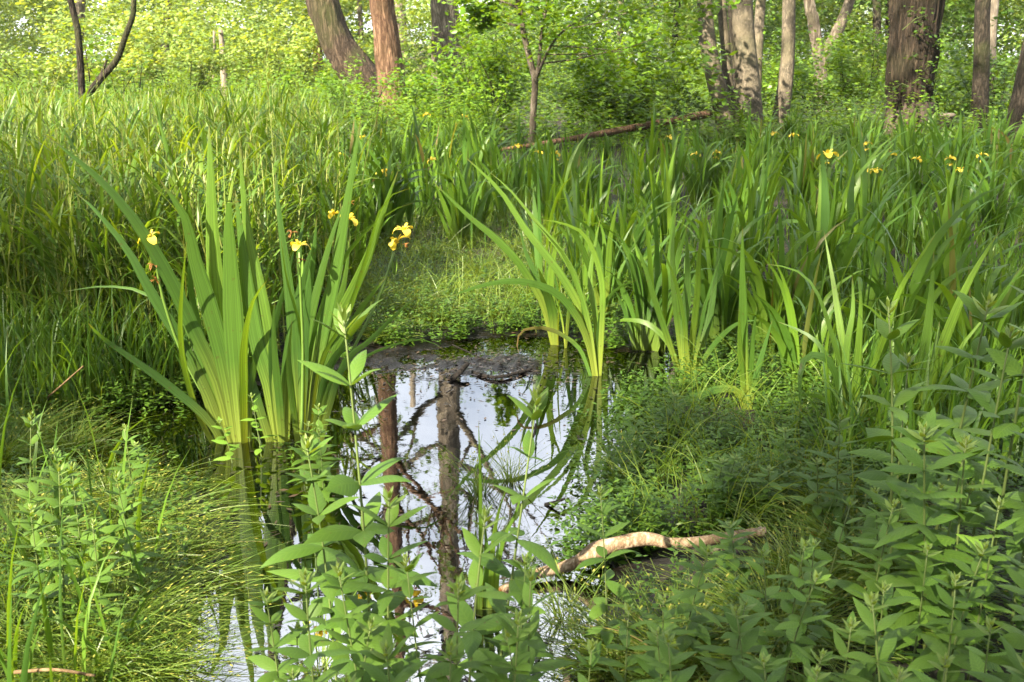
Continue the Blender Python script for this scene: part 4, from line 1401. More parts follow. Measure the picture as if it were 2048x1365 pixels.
px_iris('sprawling iris with one leaf folded over, among loosestrife on the bank', (1700, 925),
        [([(1697, 925), (1690, 800), (1693, 700), (1706, 620), (1704, 548)], 15), ([(1695, 925), (1690, 740), (1672, 600), (1648, 462)], 14), ([(1694, 925), (1685, 760), (1660, 655), (1630, 577), (1590, 540), (1530, 528)], 13, .1, .2),
         ([(1692, 925), (1680, 780), (1640, 692), (1600, 662), (1556, 644)], 12), ([(1692, 920), (1675, 760), (1645, 712), (1612, 716), (1600, 750), (1602, 830)], 16, -.1, .3), ([(1702, 925), (1738, 770), (1768, 680), (1800, 580), (1872, 468)], 15),
         ([(1704, 925), (1755, 740), (1812, 620), (1900, 500), (2050, 400)], 14, -.1, .5), ([(1700, 925), (1712, 780), (1718, 690), (1722, 600), (1718, 552)], 18), ([(1705, 925), (1730, 800), (1750, 730), (1758, 640)], 16), ([(1700, 925), (1690, 860), (1650, 800), (1600, 790), (1560, 800)], 10)],
        dead=[([(1690, 910), (1720, 850), (1760, 835), (1800, 840)], 5)])
px_iris('iris clump beside the sprawling one, stiff leaves slanting toward the frame edge', (1815, 940),
        [([(1815, 945), (1830, 800), (1850, 700), (1862, 600), (1868, 500)], 22, .1), ([(1818, 945), (1850, 800), (1890, 680), (1940, 560), (2000, 460)], 20), ([(1812, 945), (1800, 800), (1795, 700), (1810, 600)], 18),
         ([(1820, 945), (1870, 820), (1930, 720), (2000, 600), (2060, 520)], 16), ([(1810, 945), (1790, 840), (1760, 760), (1720, 720)], 13), ([(1818, 945), (1838, 820), (1868, 720), (1880, 640)], 20, .2)], extra=4)
px_iris('short bright yellow green iris shoot standing in the front of the pond', (968, 1215),
        [([(965, 1218), (962, 1100), (961, 980), (957, 838)], 9, 0, .3), ([(975, 1218), (985, 1110), (996, 1030), (1016, 968)], 11), ([(985, 1218), (1000, 1110), (1030, 1030), (1042, 985), (1020, 962)], 9, 0, .2), ([(960, 1218), (955, 1120), (950, 1060)], 14), ([(972, 1218), (974, 1130), (970, 1050)], 16, 0, .1), ([(984, 1218), (992, 1140), (998, 1080)], 14)])


# the iris bed: prototypes, then one object per clump
def iris_mesh(seed_style):
    b_ = MB()
    nf = {0: 4, 1: 5, 2: 3, 3: 6, 4: 4, 5: 5, 6: 3, 7: 5}[seed_style]
    droop = [0.5, 1.3, 0.25, 0.9, 1.7, 0.7, 0.4, 1.1][seed_style]
    for f in range(nf):
        az_ = rng.uniform(0, 6.283)
        c = np.array([rng.normal(0, .07), rng.normal(0, .07), -0.02])
        nb = int(rng.integers(5, 8))
        lean = np.linspace(-1, 1, nb)
        phi_ = np.where(lean >= 0, az_, az_ + math.pi)
        th0 = np.abs(lean) * R(13) + rng.uniform(0, .04, nb)
        th1 = th0 + np.where(rng.random(nb) < 0.42, rng.uniform(0.05, 0.3, nb), rng.uniform(0.6, 1.5, nb) * (0.55 + droop))
        Lb = (1.05 - 0.35 * np.abs(lean)) * rng.uniform(0.78, 1.12, nb)
        base_ = c + np.stack([np.cos(az_) * lean * 0.025, np.sin(az_) * lean * 0.025, 0 * lean], -1)
        b_.add(*blades(base_, phi_ + rng.normal(0, .25, nb), th0, th1, Lb, rng.uniform(.032, .056, nb), k=10, pw=rng.uniform(2.0, 3.2), tau0=math.pi / 2 + rng.normal(0, .3, nb), tau1=np.where(th1 > .5, -1.4, rng.normal(0, .4, nb)), fold=.14))
    me = b_.mesh('iris_clump')
    me.materials.append(M['iris_far'])
    return me


IM = [iris_mesh(s) for s in range(8)]
sb = MB().add(*tube([[0, 0, 0], [.02, .01, .45], [.05, .02, .95]], [.006, .005, .004], sides=5, k=7))
for a_ in (0.4, 2.6):
    sb.add(*blades([[.045, .018, .86]], a_, R(3), R(14), 0.09, 0.02, k=5, prof=prof_lance, fold=.5))
SM = sb.mesh('flower_stalk')
SM.materials.append(M['stalk'])

# where flowers show in the bed
FLW = [(860, 238, 12.5), (930, 242, 12.5), (715, 287, 9.3), (690, 322, 8.8), (662, 370, 7.6), (860, 332, 8.6), (782, 357, 7.6), (752, 362, 7.5), (1035, 305, 9.4), (1085, 317, 9.2), (1120, 320, 9.0), (1643, 325, 7.6),
       (1772, 322, 8.6), (1910, 330, 8.4), (1952, 322, 8.8), (1912, 355, 7.8), (1748, 357, 7.8), (1590, 282, 10.2), (1545, 277, 11), (1738, 300, 10), (1432, 316, 9.8), (1344, 285, 10.6), (1728, 354, 8.2), (1400, 320, 9.6), (1840, 330, 9)]
ORD = ['first', 'second', 'third', 'fourth', 'fifth', 'sixth', 'seventh', 'eighth', 'ninth', 'tenth', 'eleventh', 'twelfth', 'thirteenth', 'fourteenth', 'fifteenth', 'sixteenth', 'seventeenth', 'eighteenth', 'nineteenth', 'twentieth']
spots = []


def try_spot(x, y, gap):
    for a_, b_, s_ in spots:
        if (a_ - x) ** 2 + (b_ - y) ** 2 < gap * gap:
            return False
    return True


flower_spots = []
for a, b, D in FLW:
    q = at(a, b, D)
    spots.append((q[0], q[1], 'f'))
    flower_spots.append(q)
cand = []
for _ in range(9000):
    y_ = 5.0 + 11.5 * rng.random() ** 0.9
    x_ = y_ * rng.uniform(-0.56, 0.60)
    cand.append((x_, y_))
for x_, y_ in cand:
    pxx = 1024 + x_ / y_ * FPX
    if y_ < 7.4 and 690 < pxx < 1130 + 0 * y_:
        continue
    if pxx < 700 and rng.random() < (0.965 if pxx < 560 else 0.6):
        continue
    if y_ < 5.6 and pxx < 1290:
        continue
    if pond_sd(np.array([x_, y_])) < 0.25:
        continue
    gap = 0.31 + 0.026 * y_ + (0.12 if pxx > 1250 and y_ < 7 else 0)
    if try_spot(x_, y_, gap):
        spots.append((x_, y_, 'n'))
# a few right-bank clumps nearer than the bed
for a, b in [(1600, 800), (1880, 760), (2000, 740), (1300, 690), (1440, 700), (1560, 720), (1780, 780), (1960, 850), (80, 700), (20, 690), (150, 690), (40, 640), (300, 700)]:
    q = gp(a, b, 0.03)
    if try_spot(q[0], q[1], .25):
        spots.append((q[0], q[1], 'n'))
spots_n = sorted([s for s in spots if s[2] == 'n'], key=lambda s: s[1])[:265]
ZONES = []
for (x_, y_, _t) in spots_n:
    pxx = 1024 + x_ / y_ * FPX
    if pxx < 640:
        ZONES.append('meadow')
    elif pxx < 1080:
        ZONES.append('sapling')
    elif pxx < 1560:
        ZONES.append('alder')
    else:
        ZONES.append('oak')
ZT = {'meadow': 'iris clump growing among the reed grass of the sunny meadow', 'sapling': 'flowerless iris clump in the bed below the sapling',
      'alder': 'flowerless iris clump in the bed before the alder clump and log', 'oak': 'flowerless iris clump in the dense bed before the big oak'}
ZF = {'meadow': 'iris clump at the shaded edge of the reed grass', 'sapling': 'iris clump along the near edge of the bed below the sapling',
      'alder': 'iris clump along the near edge of the bed before the alders', 'oak': 'iris clump along the near edge of the bed before the oak'}
count = {}
near_idx = {}
for z in ZT:
    ii = [i for i, zz in enumerate(ZONES) if zz == z][:12]
    ii.sort(key=lambda i: spots_n[i][0] / spots_n[i][1])
    for k_, i in enumerate(ii):
        near_idx[i] = k_
for i, (x_, y_, _t) in enumerate(spots_n):
    z = ZONES[i]
    q = on_ground(np.array([x_, y_]))
    o = link('iris_clump', IM[int(rng.integers(0, 8))], None, q)
    pxi = 1024 + x_ / y_ * FPX
    s = rng.uniform(0.72, 1.02) * (0.92 if y_ < 7 else 1.0) * (0.82 if y_ > 11.5 else 1.0) * (0.68 if y_ > 9.5 and 1000 < pxi < 1470 else 1.0)
    o.scale = (s, s, s * rng.uniform(0.92, 1.06))
    o.rotation_euler = (rng.normal(0, .05), rng.normal(0, .05), rng.uniform(0, 6.28))
    if i in near_idx:
        tag(o, ORD[near_idx[i]] + ' from the left, ' + ZF[z], 'iris', ZF[z].replace('iris clump', 'iris clumps'))
    else:
        row = 'in its near rows' if y_ < 8.5 else 'in its middle rows' if y_ < 11.5 else 'in its far rows'
        tag(o, ZT[z] + ', ' + row, 'iris', ZT[z].replace('iris clump', 'iris clumps') + ', ' + row)
FLL = ['beyond the pond under the broad grey trunk, taller yellow bloom', 'beyond the pond below the sapling, single small bloom', 'behind the tallest clump, upper bloom at its leaf tip', 'behind the tallest clump, bloom half hidden by a broad leaf',
       'low bloom nearest behind the tallest clump', 'between the tallest clump and the sapling, pale bloom', 'close behind the right edge of the tallest clump', 'bloom lying low beside the tallest clump', 'small bloom in line with the sapling stem',
       'pale bloom just past the sapling stem', 'golden bloom before the fallen log tip', 'largest open bloom of the bed, below the slim brown trunk', 'bloom below the oak, upper of two', 'bloom past the oak, hooded', 'bloom below the straight dark trunk',
       'bloom lowest beyond the oak', 'bloom below the oak, lowest bud', 'small bloom by the ferns near the slim brown trunk', 'bloom at the foot of the slim brown trunk', 'bloom standing before the oak foot', 'bud under the alder clump', 'bud before the fallen log end',
       'bud beside the lowest oak bloom', 'yellow bud in the shade under the alders', 'bloom half behind leaves before the oak']
for (q, lab) in zip(flower_spots, FLL):
    g_ = on_ground(q)
    root = tag(link('iris_clump', IM[int(rng.integers(0, 8))], None, g_), 'iris with a yellow flower, ' + lab, 'iris', 'flowering irises of the bed')
    s = rng.uniform(.7, .88)
    root.scale = (s, s, s)
    rz = rng.uniform(0, 6.28)
    root.rotation_euler = (0, 0, rz)
    hz_ = (q[2] + .05 - g_[2]) / s
    st = link('flower_stalk', SM, root, (0, 0, 0))
    kz = max(.4, hz_ / .97)
    st.scale = (1, 1, kz)
    f = add_flower(st, (.05, .02, .965), (1.9 if 'largest' in lab else 1.15) / s)
    f.scale = (f.scale[0], f.scale[1], f.scale[2] / kz)
    if rng.random() < .6:
        f = add_flower(st, (.05 + rng.normal(0, .04), .02, .88), .7 / s, rng.random() < .5)
        f.scale = (f.scale[0], f.scale[1], f.scale[2] / kz)

# thin grass and young leaves filling the bed between the clumps
nf_ = 6000
y = 5.0 + 12.0 * rng.random(nf_)
x = y * rng.uniform(-0.52, 0.60, nf_)
pxx = 1024 + x / y * FPX
ok = (pond_sd(np.stack([x, y], -1)) > .1) & ~((y < 7.2) & (pxx > 640) & (pxx < 1120)) & (pxx > 560)
q = np.stack([x, y], -1)[ok]
q = np.concatenate([q, np.array([gp(rng.uniform(0, 520), rng.uniform(690, 840), .03)[:2] for _ in range(1500)]), np.array([gp(rng.uniform(1650, 2048), rng.uniform(640, 1000), .03)[:2] for _ in range(900)])])
ye = 1.6 + 13 * rng.random(6500)
xe = ye * rng.uniform(.5, 1.15, 6500) * np.where(rng.random(6500) < .65, 1, -1) + np.where(ye < 3.5, .25, 0)
q = np.concatenate([q, np.stack([xe, ye], -1)])
q = on_ground(q[pond_sd(q) > .05])
th0 = rng.uniform(0, .25, len(q))
tag(MB().add(*blades(q, (0, 6.283), th0, th0 + rng.uniform(.1, 1.5, len(q)), rng.uniform(.2, .55, len(q)), rng.uniform(.006, .017, len(q)), k=6, pw=1.8, tau0=rng.normal(0, .6, len(q)), prof=prof_grass, fold=.2)).build('marsh_grass', M['iris_far']), kind='stuff')

# fine soft grass on the mound behind the pond and through the herbs of the other bank
q = np.array([gp(rng.uniform(680, 1180), rng.uniform(440, 665), .04)[:2] for _ in range(5200)] + [gp(rng.uniform(1210, 1760), rng.uniform(740, 1090), .04)[:2] for _ in range(1500)] + [gp(rng.uniform(0, 600), rng.uniform(740, 900), .04)[:2] for _ in range(800)])
q = on_ground(q[(pond_sd(q) > .03) & (vnoise(q, 2.7) > rng.uniform(-1.1, .5, len(q)))])
th0 = rng.uniform(0, .5, len(q))
tag(MB().add(*blades(q, (0, 6.283), th0, th0 + rng.uniform(.3, 1.6, len(q)), rng.uniform(.10, .36, len(q)), rng.uniform(.0025, .0055, len(q)), k=6, pw=1.4, tau0=(0, 3), prof=lambda t: 1 - .75 * t, fold=None, wob=.08)).build('fine_grass', M['sedge']), kind='stuff')

# ------------------------------------------------------------------ sedge tussocks
def sedge_mesh(n_, L, spread, droop):
    a = rng.uniform(0, 6.283, n_)
    r = np.abs(rng.normal(0, spread, n_))
    base_ = np.stack([np.cos(a) * r, np.sin(a) * r, np.full(n_, -0.01)], -1)
    th0 = np.clip(r / spread * R(16) + rng.uniform(0, .25, n_), 0, 1.1)
    b_ = MB().add(*blades(base_, a + rng.normal(0, 1.0, n_), th0, th0 + rng.uniform(.5, 1, n_) * droop, rng.uniform(.4, 1.15, n_) * L, rng.uniform(.002, .005, n_), k=8, pw=1.3, prof=lambda t: 1 - .75 * t, fold=None, tau0=(0, 3.1), wob=.05))
    V_ = np.concatenate(b_.v).reshape(n_, 8, 2, 3).mean(2)
    pick = rng.random(n_) < .2
    T = V_[pick]
    for kk in (4, 5, 6):
        Q_ = T[:, kk] + rng.normal(0, .006, T[:, kk].shape)
        dd = T[:, kk + 1] - T[:, kk]
        ph_ = np.arctan2(dd[:, 1], dd[:, 0])
        th_ = np.arccos(np.clip(dd[:, 2] / np.linalg.norm(dd, axis=1), -1, 1))
        b_.add(*blades(Q_, ph_, th_ - .2, th_, (.008, .016), .005, k=3, prof=prof_leaf, fold=.3), mat=1)
    me = b_.mesh('foliage')
    me.materials.append(M['sedge'])
    me.materials.append(M['sedge_seed'])
    return me


SG = [sedge_mesh(620, .36, .06, R(112)), sedge_mesh(520, .29, .05, R(95)), sedge_mesh(420, .26, .05, R(85)), sedge_mesh(60, .26, .03, R(50))]
for j, (px, py, z0, ty, s, lab) in enumerate([
    (40, 1290, 0.05, 0, 1.0, 'sunlit yellow green sedge mound cut by the lower frame corner'), (130, 1180, 0.05, 0, 1.0, 'brightest sunlit sedge tussock with drooping yellow spikes'), (20, 1130, .05, 0, .95, 'sunlit sedge tussock at the frame edge above the bright mound'),
    (250, 1240, .05, 0, 1.0, 'green sedge tussock between the sunlit mound and the dark water'), (180, 1350, .05, 0, 1.0, 'sedge tussock along the bottom edge beside the dry brown stalk'), (290, 1340, .05, 1, 1.0, 'shaded sedge tussock trailing into the pond reflections'),
    (290, 1060, .04, 0, 1.0, 'deep green combed sedge tussock arching over the dark water'), (220, 1010, .04, 1, 1.0, 'sedge tussock behind the combed one, toward the brown water'), (360, 1120, .03, 1, .8, 'small sedge tussock at the tip of the bank by the pond'),
    (90, 1020, .05, 1, 1.0, 'sedge tussock under the pond side loosestrife leaves'), (60, 850, .05, 2, 1.0, 'dark fine sedge tussock below the reed grass'), (0, 910, .05, 2, 1.0, 'dark sedge tussock at the frame edge below the reed grass'), (140, 870, .05, 2, .9, 'small dark sedge tussock beside the brown water arm'),
    (830, 640, .03, 1, .95, 'sunlit golden sedge tussock on the far bank'), (900, 600, .04, 1, 1.0, 'sunny sedge tussock set back on the far bank'), (770, 610, .04, 1, 1.0, 'sedge tussock just behind the tallest iris clump'), (960, 560, .05, 2, 1.0, 'soft green sedge tussock in the clearing behind the pond'),
    (1030, 520, .05, 2, 1.0, 'sedge tussock deeper in the clearing behind the pond'), (860, 520, .05, 2, 1.0, 'sedge tussock behind the golden one in the clearing'), (1250, 560, .05, 2, 1.0, 'sedge tussock between arching irises past the pond end'),
    (1350, 1350, .04, 1, 1.0, 'large sedge tussock combed toward the water below the peeled log'), (1490, 1275, .05, 1, .8, 'sedge tussock just below the peeled log end'), (1560, 1300, .05, 0, 1.0, 'shaded sedge tussock among loosestrife below the log'), (1230, 1340, .03, 1, 1.0, 'sedge tussock at the bottom edge by the short stick'),
    (1540, 1010, .05, 2, 1.0, 'fine sedge tussock above the peeled log'), (1620, 1030, .05, 1, 1.0, 'sedge tussock beside the orange wood chip'), (1700, 1130, .05, 1, 1.0, 'sedge tussock under the nettles by the orange chip'), (1610, 1180, .05, 1, 1.0, 'sedge tussock between log end and orange chip'),
    (1800, 1200, .05, 1, 1.0, 'shaded sedge tussock under the loosestrife stand'), (880, 655, .02, 2, .8, 'low sedge tuft at the lip of the far bank'), (990, 640, .02, 2, .8, 'low sedge tuft on the far bank before the mud'), (1060, 620, .03, 2, .8, 'low sedge tuft beside the yellow green iris shoot'), (1290, 640, .03, 2, .9, 'low sedge tuft among the irises past the pond'), (760, 680, .02, 2, .8, 'low sedge tuft at the shore behind the tallest iris'), (960, 985, .0, 3, 1.0, 'thin wispy sedge standing in the open water'), (1020, 960, .0, 3, .9, 'second wispy sedge in the open water near the first'), (1240, 960, .02, 3, 1.1, 'wispy sedge at the herby pond margin'), (640, 1345, 0, 3, 1.0, 'wispy sedge at the bottom edge of the pond'), (1130, 1240, 0, 3, 1.1, 'wispy sedge in the water beside the peeled log'),
]):
    q = gp(px, py, z0)
    q[2] = max(H(q), -0.02)
    root = empty('sedge_tussock', q, lab, 'sedge', 'sedge tussocks round the pond', rz=rng.uniform(0, 6.28))
    o_ = link('foliage', SG[ty], root)
    sx = s * rng.uniform(.95, 1.15)
    root.scale = (sx * 1.1, sx * 1.1, sx * (rng.uniform(.5, .66) if px < 500 and py > 950 else rng.uniform(.6, .8)))

# ------------------------------------------------------------------ loosestrife and nettles
JAG = 1 - 0.26 * (np.arange(23) % 2)


def herb_leaf(b_, base_, a, th0, th1, L, W, nettle):
    if nettle:
        b_.add(*blades(base_, a, th0, th1, L, W, k=23, pw=1.2, prof=prof_leaf, fold=.22, jag=JAG, tau0=rng.normal(0, .2)))
    else:
        b_.add(*blades(base_, a, th0, th1, L, W, k=9, pw=1.2, prof=prof_lance, fold=.22, tau0=rng.normal(0, .2)))


def make_herb(nettle, style):
    """one metre tall; parts: stem, leaf whorls, shoot tip"""
    parts = []
    lean = rng.normal(0, .04, 2)
    curve = lambda t: np.array([lean[0] * t ** 2, lean[1] * t ** 2, t])
    parts.append(('stem', MB().add(*tube([curve(t) for t in np.linspace(-.02, .98, 9)], np.linspace(.0055, .0025, 9), sides=6)).mesh('stem'), M['stem']))
    step = .12 if not nettle else .13
    t = .14 + .03 * style
    a0 = rng.uniform(0, 6.28)
    while t < .93:
        b_ = MB()
        nl = 2 if nettle else (3 if style % 2 else 4)
        size = (.20 if not nettle else .17) * (1.0 - .55 * max(0, (t - .55) / .45)) * (0.8 + .2 * min(1, t / .3))
        for j in range(nl):
            a = a0 + j * 6.283 / nl + rng.normal(0, .30)
            up_ = np.interp(t, [0, .6, .95], [R(82), R(70), R(42)])
            c = curve(t) + np.array([0, 0, rng.normal(0, .003)])
            dirn = np.array([math.cos(a), math.sin(a), 0])
            herb_leaf(b_, c + dirn * .004, a, up_ + rng.normal(0, .14), up_ + np.interp(t, [0, 1], [R(52), R(30)]) * rng.uniform(.5, 1.5), size * rng.uniform(.55, 1.2), size * (.33 if not nettle else .46) * rng.uniform(.85, 1.1), nettle)
        parts.append(('leaf_whorl', b_.mesh('leaf_whorl'), M['nettle'] if nettle else M['loose']))
        a0 += (math.pi / nl if not nettle else math.pi / 2) + rng.normal(0, .12)
        t += step * (1 - .35 * max(0, (t - .6) / .4)) * rng.uniform(.88, 1.1)
    b_ = MB()
    for j in range(9):
        a = j * 2.4
        th = R(12 + 5 * j)
        herb_leaf(b_, curve(.97 - .006 * j), a, th, th + R(20), .028 + .006 * j, .009 + .0016 * j, False)
    parts.append(('shoot_tip', b_.mesh('shoot_tip'), M['loose_tip']))
    for nm, me, mt in parts:
        me.materials.append(mt)
    return [(nm, me) for nm, me, mt in parts]


LO = [make_herb(False, s) for s in range(9)]
NE = [make_herb(True, s) for s in range(3)]
PL = [  # px, py of the top, distance, kind, label
    (718, 600, 1.95, 'L', 'tallest loosestrife before the pond, its tip crossing the big iris clump'), (985, 785, 1.95, 'L', 'loosestrife with pale tip rising before the white water reflection'),
    (775, 1000, 1.72, 'L', 'loosestrife with lime tip close beside the tallest one'), (918, 1020, 1.62, 'L', 'loosestrife between lime tipped one and bright iris shoot'),
    (640, 870, 1.98, 'L', 'short loosestrife partly behind the tallest one'), (1190, 965, 2.05, 'L', 'loosestrife leaning over the peeled log'), (1075, 1090, 1.95, 'L', 'small loosestrife before the cut end of the peeled log'),
    (868, 1085, 1.58, 'L', 'broad leaved loosestrife at the bottom edge below the lime tip'), (690, 1120, 1.55, 'L', 'loosestrife at the bottom edge by the dark pond water'), (800, 1215, 1.48, 'L', 'low broad loosestrife in the bottom middle'),
    (985, 1225, 1.45, 'L', 'low loosestrife below the bright iris shoot'), (1140, 1285, 1.5, 'L', 'low loosestrife beside the short stick'), (1040, 1130, 1.6, 'L', 'loosestrife before the cut log end'),
    (600, 1150, 1.78, 'L', 'loosestrife over the dark channel beside the sedge'), (660, 1225, 1.6, 'L', 'loosestrife leaning over the dark channel at the bottom edge'), (740, 1130, 1.66, 'L', 'loosestrife crowding the stem of the tallest one'),
    (832, 1150, 1.6, 'L', 'loosestrife between the lime tip and the bright iris shoot'), (900, 1285, 1.42, 'L', 'broad low loosestrife at the bottom edge before the iris shoot'), (1062, 1245, 1.5, 'L', 'low loosestrife under the cut log end'), (722, 1285, 1.45, 'L', 'broad low loosestrife under the lime tip'),
    (655, 800, 3.2, 'L', 'small loosestrife before the third fan of the big iris'), (590, 835, 3.25, 'L', 'small loosestrife with paired bright leaves at the big iris foot'), (690, 850, 3.0, 'L', 'small loosestrife at the muddy edge beside the big iris'),
    (1812, 590, 2.4, 'L', 'tall loosestrife with yellowish curled tip among right bank irises'), (1915, 550, 2.45, 'L', 'tall loosestrife with round upper leaf near the frame edge'), (1985, 640, 2.25, 'L', 'loosestrife between round leaf one and the frame edge'),
    (2030, 520, 2.3, 'N', 'tallest nettle with flower tassels at the frame edge'), (1932, 800, 2.05, 'L', 'loosestrife with fresh pointed tip in the right stand'), (1882, 865, 2.05, 'L', 'loosestrife rising in the middle of the right stand'),
    (1772, 880, 2.15, 'L', 'tall loosestrife at the near side of the right stand'), (1842, 1075, 1.85, 'N', 'nettle with forked pale tip before the right stand'), (1905, 1050, 1.8, 'L', 'loosestrife with fanned top leaves in the right stand'),
    (1742, 960, 2.05, 'L', 'loosestrife with spotted leaves beside the orange wood chip'), (1592, 1050, 1.95, 'N', 'toothed nettle beside the end of the peeled log'), (1692, 1000, 2.15, 'N', 'nettle with curled dark leaf by the orange chip'),
    (1380, 1080, 1.95, 'L', 'loosestrife with bright tip crossing the peeled log'), (1480, 1060, 2.25, 'L', 'small loosestrife behind the peeled log end'), (1530, 1115, 1.9, 'N', 'small nettle with pale serrated leaves near the log end'),
    (1420, 1185, 1.78, 'L', 'loosestrife with drooping top pair below the log'), (1562, 1195, 1.72, 'L', 'loosestrife with twin bright leaves below the log end'), (1652, 1150, 1.75, 'N', 'broad serrated nettle below the orange chip'),
    (1250, 1225, 1.72, 'L', 'loosestrife at the pond corner below the log'), (1345, 1245, 1.68, 'L', 'low loosestrife with round leaves below the log'), (1325, 1185, 1.85, 'L', 'slender loosestrife just under the peeled log'),
    (1482, 1285, 1.55, 'L', 'dark loosestrife at the bottom edge of the sedge'), (1582, 1295, 1.55, 'L', 'broad dark loosestrife at the bottom edge'), (1702, 1225, 1.6, 'L', 'loosestrife with holed leaves in the lower stand'),
    (1762, 1150, 1.7, 'L', 'loosestrife with smooth grey green leaves in the lower stand'), (1850, 1235, 1.45, 'L', 'loosestrife with folded tall bud before the lower stand'), (1962, 1175, 1.6, 'L', 'leafy loosestrife near the lower frame corner'),
    (2002, 975, 1.95, 'N', 'nettle with long toothed leaves at the frame edge'), (2032, 760, 2.1, 'L', 'loosestrife cut by the frame edge below the tassels'), (1990, 860, 2.0, 'N', 'nettle with bright horizontal leaves in the right stand'),
    (1985, 1290, 1.32, 'L', 'big leaved loosestrife in the lower frame corner'), (2042, 1085, 1.7, 'L', 'loosestrife cut by the frame edge above the corner'), (1822, 720, 2.4, 'N', 'nettle with a long lit leaf before right bank irises'),
    (1702, 830, 2.6, 'L', 'small loosestrife beside the folded iris leaf'), (1642, 915, 2.6, 'L', 'small pale loosestrife below the sprawling iris'), (1880, 940, 2.2, 'L', 'dark loosestrife deep in the right stand'), (1950, 960, 2.25, 'N', 'shaded nettle deep in the right stand'),
    (1800, 990, 2.2, 'N', 'shaded nettle behind the spotted loosestrife'), (1690, 1090, 1.9, 'L', 'loosestrife with cupped leaves below the orange chip'), (2030, 1230, 1.5, 'N', 'nettle in the lower frame corner'), (1640, 1300, 1.5, 'N', 'low toothed nettle at the bottom edge'),
    (1750, 1310, 1.42, 'L', 'low dark loosestrife at the bottom edge of the stand'), (1900, 1330, 1.35, 'N', 'dark nettle at the bottom edge beside the bud'), (1400, 1320, 1.5, 'L', 'low loosestrife in the bottom edge sedge'),
    (1455, 925, 2.9, 'L', 'young loosestrife on the herby margin above the log'), (1532, 950, 2.8, 'L', 'young loosestrife in the fine sedge above the log'), (1392, 955, 2.9, 'L', 'young loosestrife at the water margin above the log'),
    (1285, 845, 3.3, 'L', 'tiny loosestrife at the pond margin by the irises'), (1352, 800, 3.5, 'L', 'tiny loosestrife under the drooping pale iris leaf'), (1565, 860, 3.0, 'L', 'young loosestrife between the two right irises'),
    (10, 850, 2.45, 'L', 'loosestrife at the frame edge with light green top'), (28, 925, 2.15, 'L', 'loosestrife below the one at the frame edge'), (250, 850, 2.75, 'L', 'young loosestrife beside the brown water arm'),
    (210, 925, 2.35, 'L', 'loosestrife rising through the combed sedge'), (140, 880, 2.7, 'L', 'thin loosestrife before the dark sedge'), (320, 890, 3.1, 'L', 'small loosestrife before the big iris foot'),
    (190, 1030, 2.1, 'L', 'broad leaved loosestrife above the sunlit sedge'), (120, 945, 2.3, 'L', 'loosestrife among the sedge near the frame edge'), (60, 1010, 2.1, 'L', 'loosestrife sunk into the sunlit sedge'),
    (560, 1255, 1.75, 'L', 'small loosestrife over the dark reflections'), (612, 1325, 1.65, 'L', 'low loosestrife at the bottom edge over reflections'), (507, 785, 3.45, 'N', 'pale lobed herb before the foot of the big iris'), (440, 830, 3.4, 'N', 'small pale herb leaning on the big iris foot'),
]
for j, (px, py, D, kd, lab) in enumerate(PL):
    top = at(px, py, D)
    base_ = np.array([top[0] + rng.normal(0, .03), top[1] + rng.normal(0, .03), 0])
    base_[2] = max(float(H(base_)), -0.05)
    hgt = max(.22, top[2] - base_[2])
    s = hgt
    leaf_s = np.clip(hgt, .45, .95)
    root = empty('nettle' if kd == 'N' else 'loosestrife', base_, lab, 'nettle' if kd == 'N' else 'loosestrife', 'nettles on the banks' if kd == 'N' else 'loosestrife plants on the banks', rz=rng.uniform(0, 6.28))
    src = (NE if kd == 'N' else LO)[j % (3 if kd == 'N' else 9)]
    for nm, me in src:
        o_ = link(nm, me, root)
    w_ = (max(hgt, .42) if hgt < .7 else hgt ** .6 * .82) * (1.15 if px > 1200 else .95)
    root.scale = (w_, w_, hgt)
    root.rotation_euler = (rng.normal(0, .06) * (j > 0), rng.normal(0, .06) * (j > 0), rng.uniform(0, 6.28))

# ------------------------------------------------------------------ wood lying in and by the water
lp = [gp(1000, 1182, .0), gp(1060, 1152, .02), gp(1140, 1130, .035), gp(1188, 1106, .075), gp(1225, 1090, .10), gp(1290, 1078, .115)]
lp2 = [gp(1285, 1078, .115), gp(1340, 1086, .12), gp(1400, 1083, .135), gp(1470, 1072, .15), gp(1533, 1064, .17)]
root = empty('peeled_log', lp[0], 'pale peeled branch with an orange cut end lying at the water edge', 'log')
allp = lp + lp2[1:]
knot = lambda a, s, r: furrow(2, .10, 3.0, 5.0)(a, s, r) + r * .55 * np.exp(-((s - .30) / .035) ** 2) * (0.6 + .4 * np.cos(a))
MB().add(*tube(allp, [.010, .014, .016, .019, .021, .021, .015, .0145, .014, .0135], sides=14, k=60, disp=knot)).build('trunk', M['drift'], root, origin=lp[0])
q = lp[0]
dv = (lp[0] - lp[1]) / np.linalg.norm(lp[0] - lp[1])
MB().add(*tube([q - dv * .002, q + dv * .018], [.0105, .0098], sides=12)).build('cut_end', M['cutwood'], root, origin=lp[0])
sp_ = [gp(1420, 1104, .10), gp(1470, 1082, .14), gp(1525, 1056, .18)]
MB().add(*tube(sp_, [.006, .007, .006], sides=7, k=10)).build('side_branch', M['pale_wood'], root, origin=lp[0])
o = MB().add(*tube([gp(1622, 1076, .08), gp(1650, 1056, .1), gp(1682, 1030, .13)], [.012, .017, .010], sides=8, k=12, disp=furrow(2, .2, 2, 8))).build('wood_chip', M['cutwood'])
tag(o, 'orange brown splintered wood chip among the sedge and nettles', 'wood chip')
o = MB().add(*tube([at(1134, 1365, 2.0) - [0, .1, .05], at(1134, 1365, 2.0), at(1137, 1318, 2.1)], [.011, .010, .009], sides=9, k=12, disp=furrow(2, .1, 6, 6))).build('stick', M['pale_wood'])
tag(o, 'short pale stick poking out of the water at the bottom edge', 'stick')
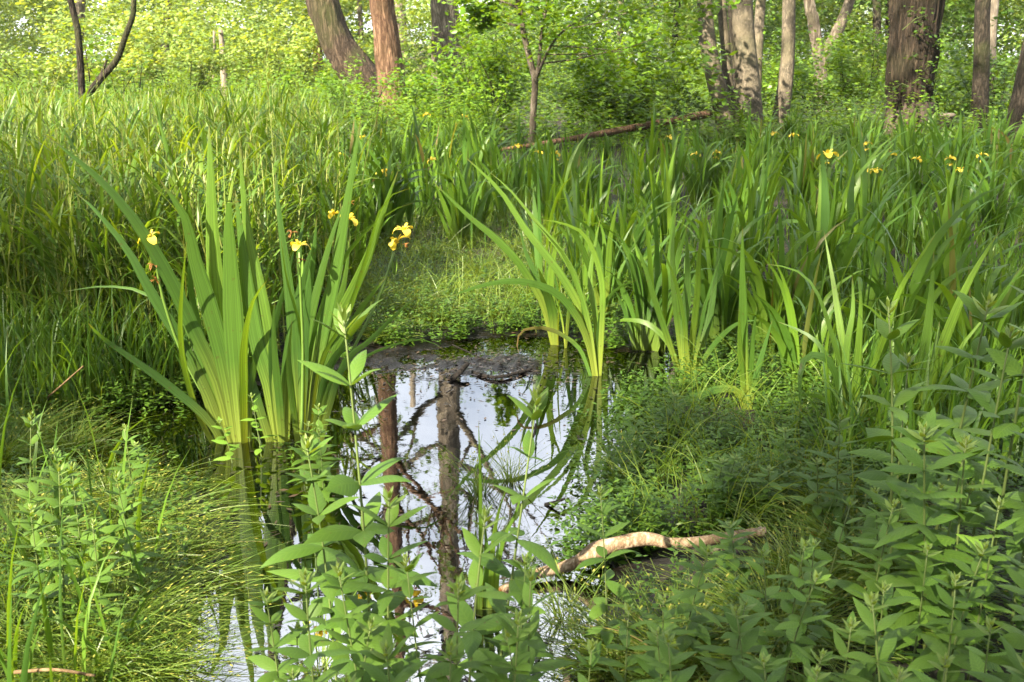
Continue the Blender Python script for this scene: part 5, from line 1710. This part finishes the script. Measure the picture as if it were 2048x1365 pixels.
for lab, px, z, r in [('black wet branch stub sticking out of the mud before the pond', [(900, 762), (920, 745), (935, 728)], [.0, .03, .05], .016), ('thin twig slanting over the muddy pond end', [(905, 690), (940, 706), (975, 722)], [.06, .04, .01], .004),
                      ('curved twig floating below the mud film', [(945, 745), (990, 755), (1040, 745), (1075, 735)], [.004, .012, .012, .004], .010), ('dark knobbly twig standing in the white reflection', [(1050, 900), (1068, 870), (1072, 848)], [0, .03, .05], .006),
                      ('small dark twig at the pond margin by the herbs', [(1090, 1010), (1115, 1003), (1130, 998)], [.0, .02, .03], .006), ('dry brown reed stalk lying on the bottom sedge', [(30, 1345), (110, 1340), (190, 1352)], [.22, .24, .22], .004),
                      ('long dry reed stalk slanting over the dark sedge', [(90, 800), (130, 765), (166, 733)], [.1, .2, .32], .004), ('dark sunken log behind the sprawling iris', [(1600, 790), (1680, 800), (1780, 812)], [.04, .06, .05], .045)]:
    pts = [gp(a, b, zz) for (a, b), zz in zip(px, z)]
    dry = 'dry' in lab
    o = MB().add(*tube(pts, np.linspace(r, r * .7, len(pts)), sides=8, k=18, disp=furrow(2, .15, 1.5, 9))).build('log' if 'log' in lab else 'reed_stalk' if dry else 'twig', M['dry_stalk' if dry else 'wetwood'])
    tag(o, lab, 'log' if 'log' in lab else 'reed stalk' if dry else 'twig')

# ------------------------------------------------------------------ air: pale haze between the trees
m, n, l = newmat('haze')
pv = N(n, 'ShaderNodeVolumePrincipled')
pv.inputs['Color'].default_value = (0.93, 0.95, 0.86, 1)
pv.inputs['Density'].default_value = 0.0004
pv.inputs['Anisotropy'].default_value = 0.2
o = N(n, 'ShaderNodeOutputMaterial')
l.new(pv.outputs[0], o.inputs['Volume'])
X, Y0, Y1, Z0, Z1 = 190.0, -90.0, 320.0, -2.0, 32.0
V = [(-X, Y0, Z0), (X, Y0, Z0), (X, Y1, Z0), (-X, Y1, Z0), (-X, Y0, Z1), (X, Y0, Z1), (X, Y1, Z1), (-X, Y1, Z1)]
F = [(0, 3, 2, 1), (4, 5, 6, 7), (0, 1, 5, 4), (1, 2, 6, 5), (2, 3, 7, 6), (3, 0, 4, 7)]
tag(MB().add(V, F).build('haze', m, smooth=False), kind='stuff')
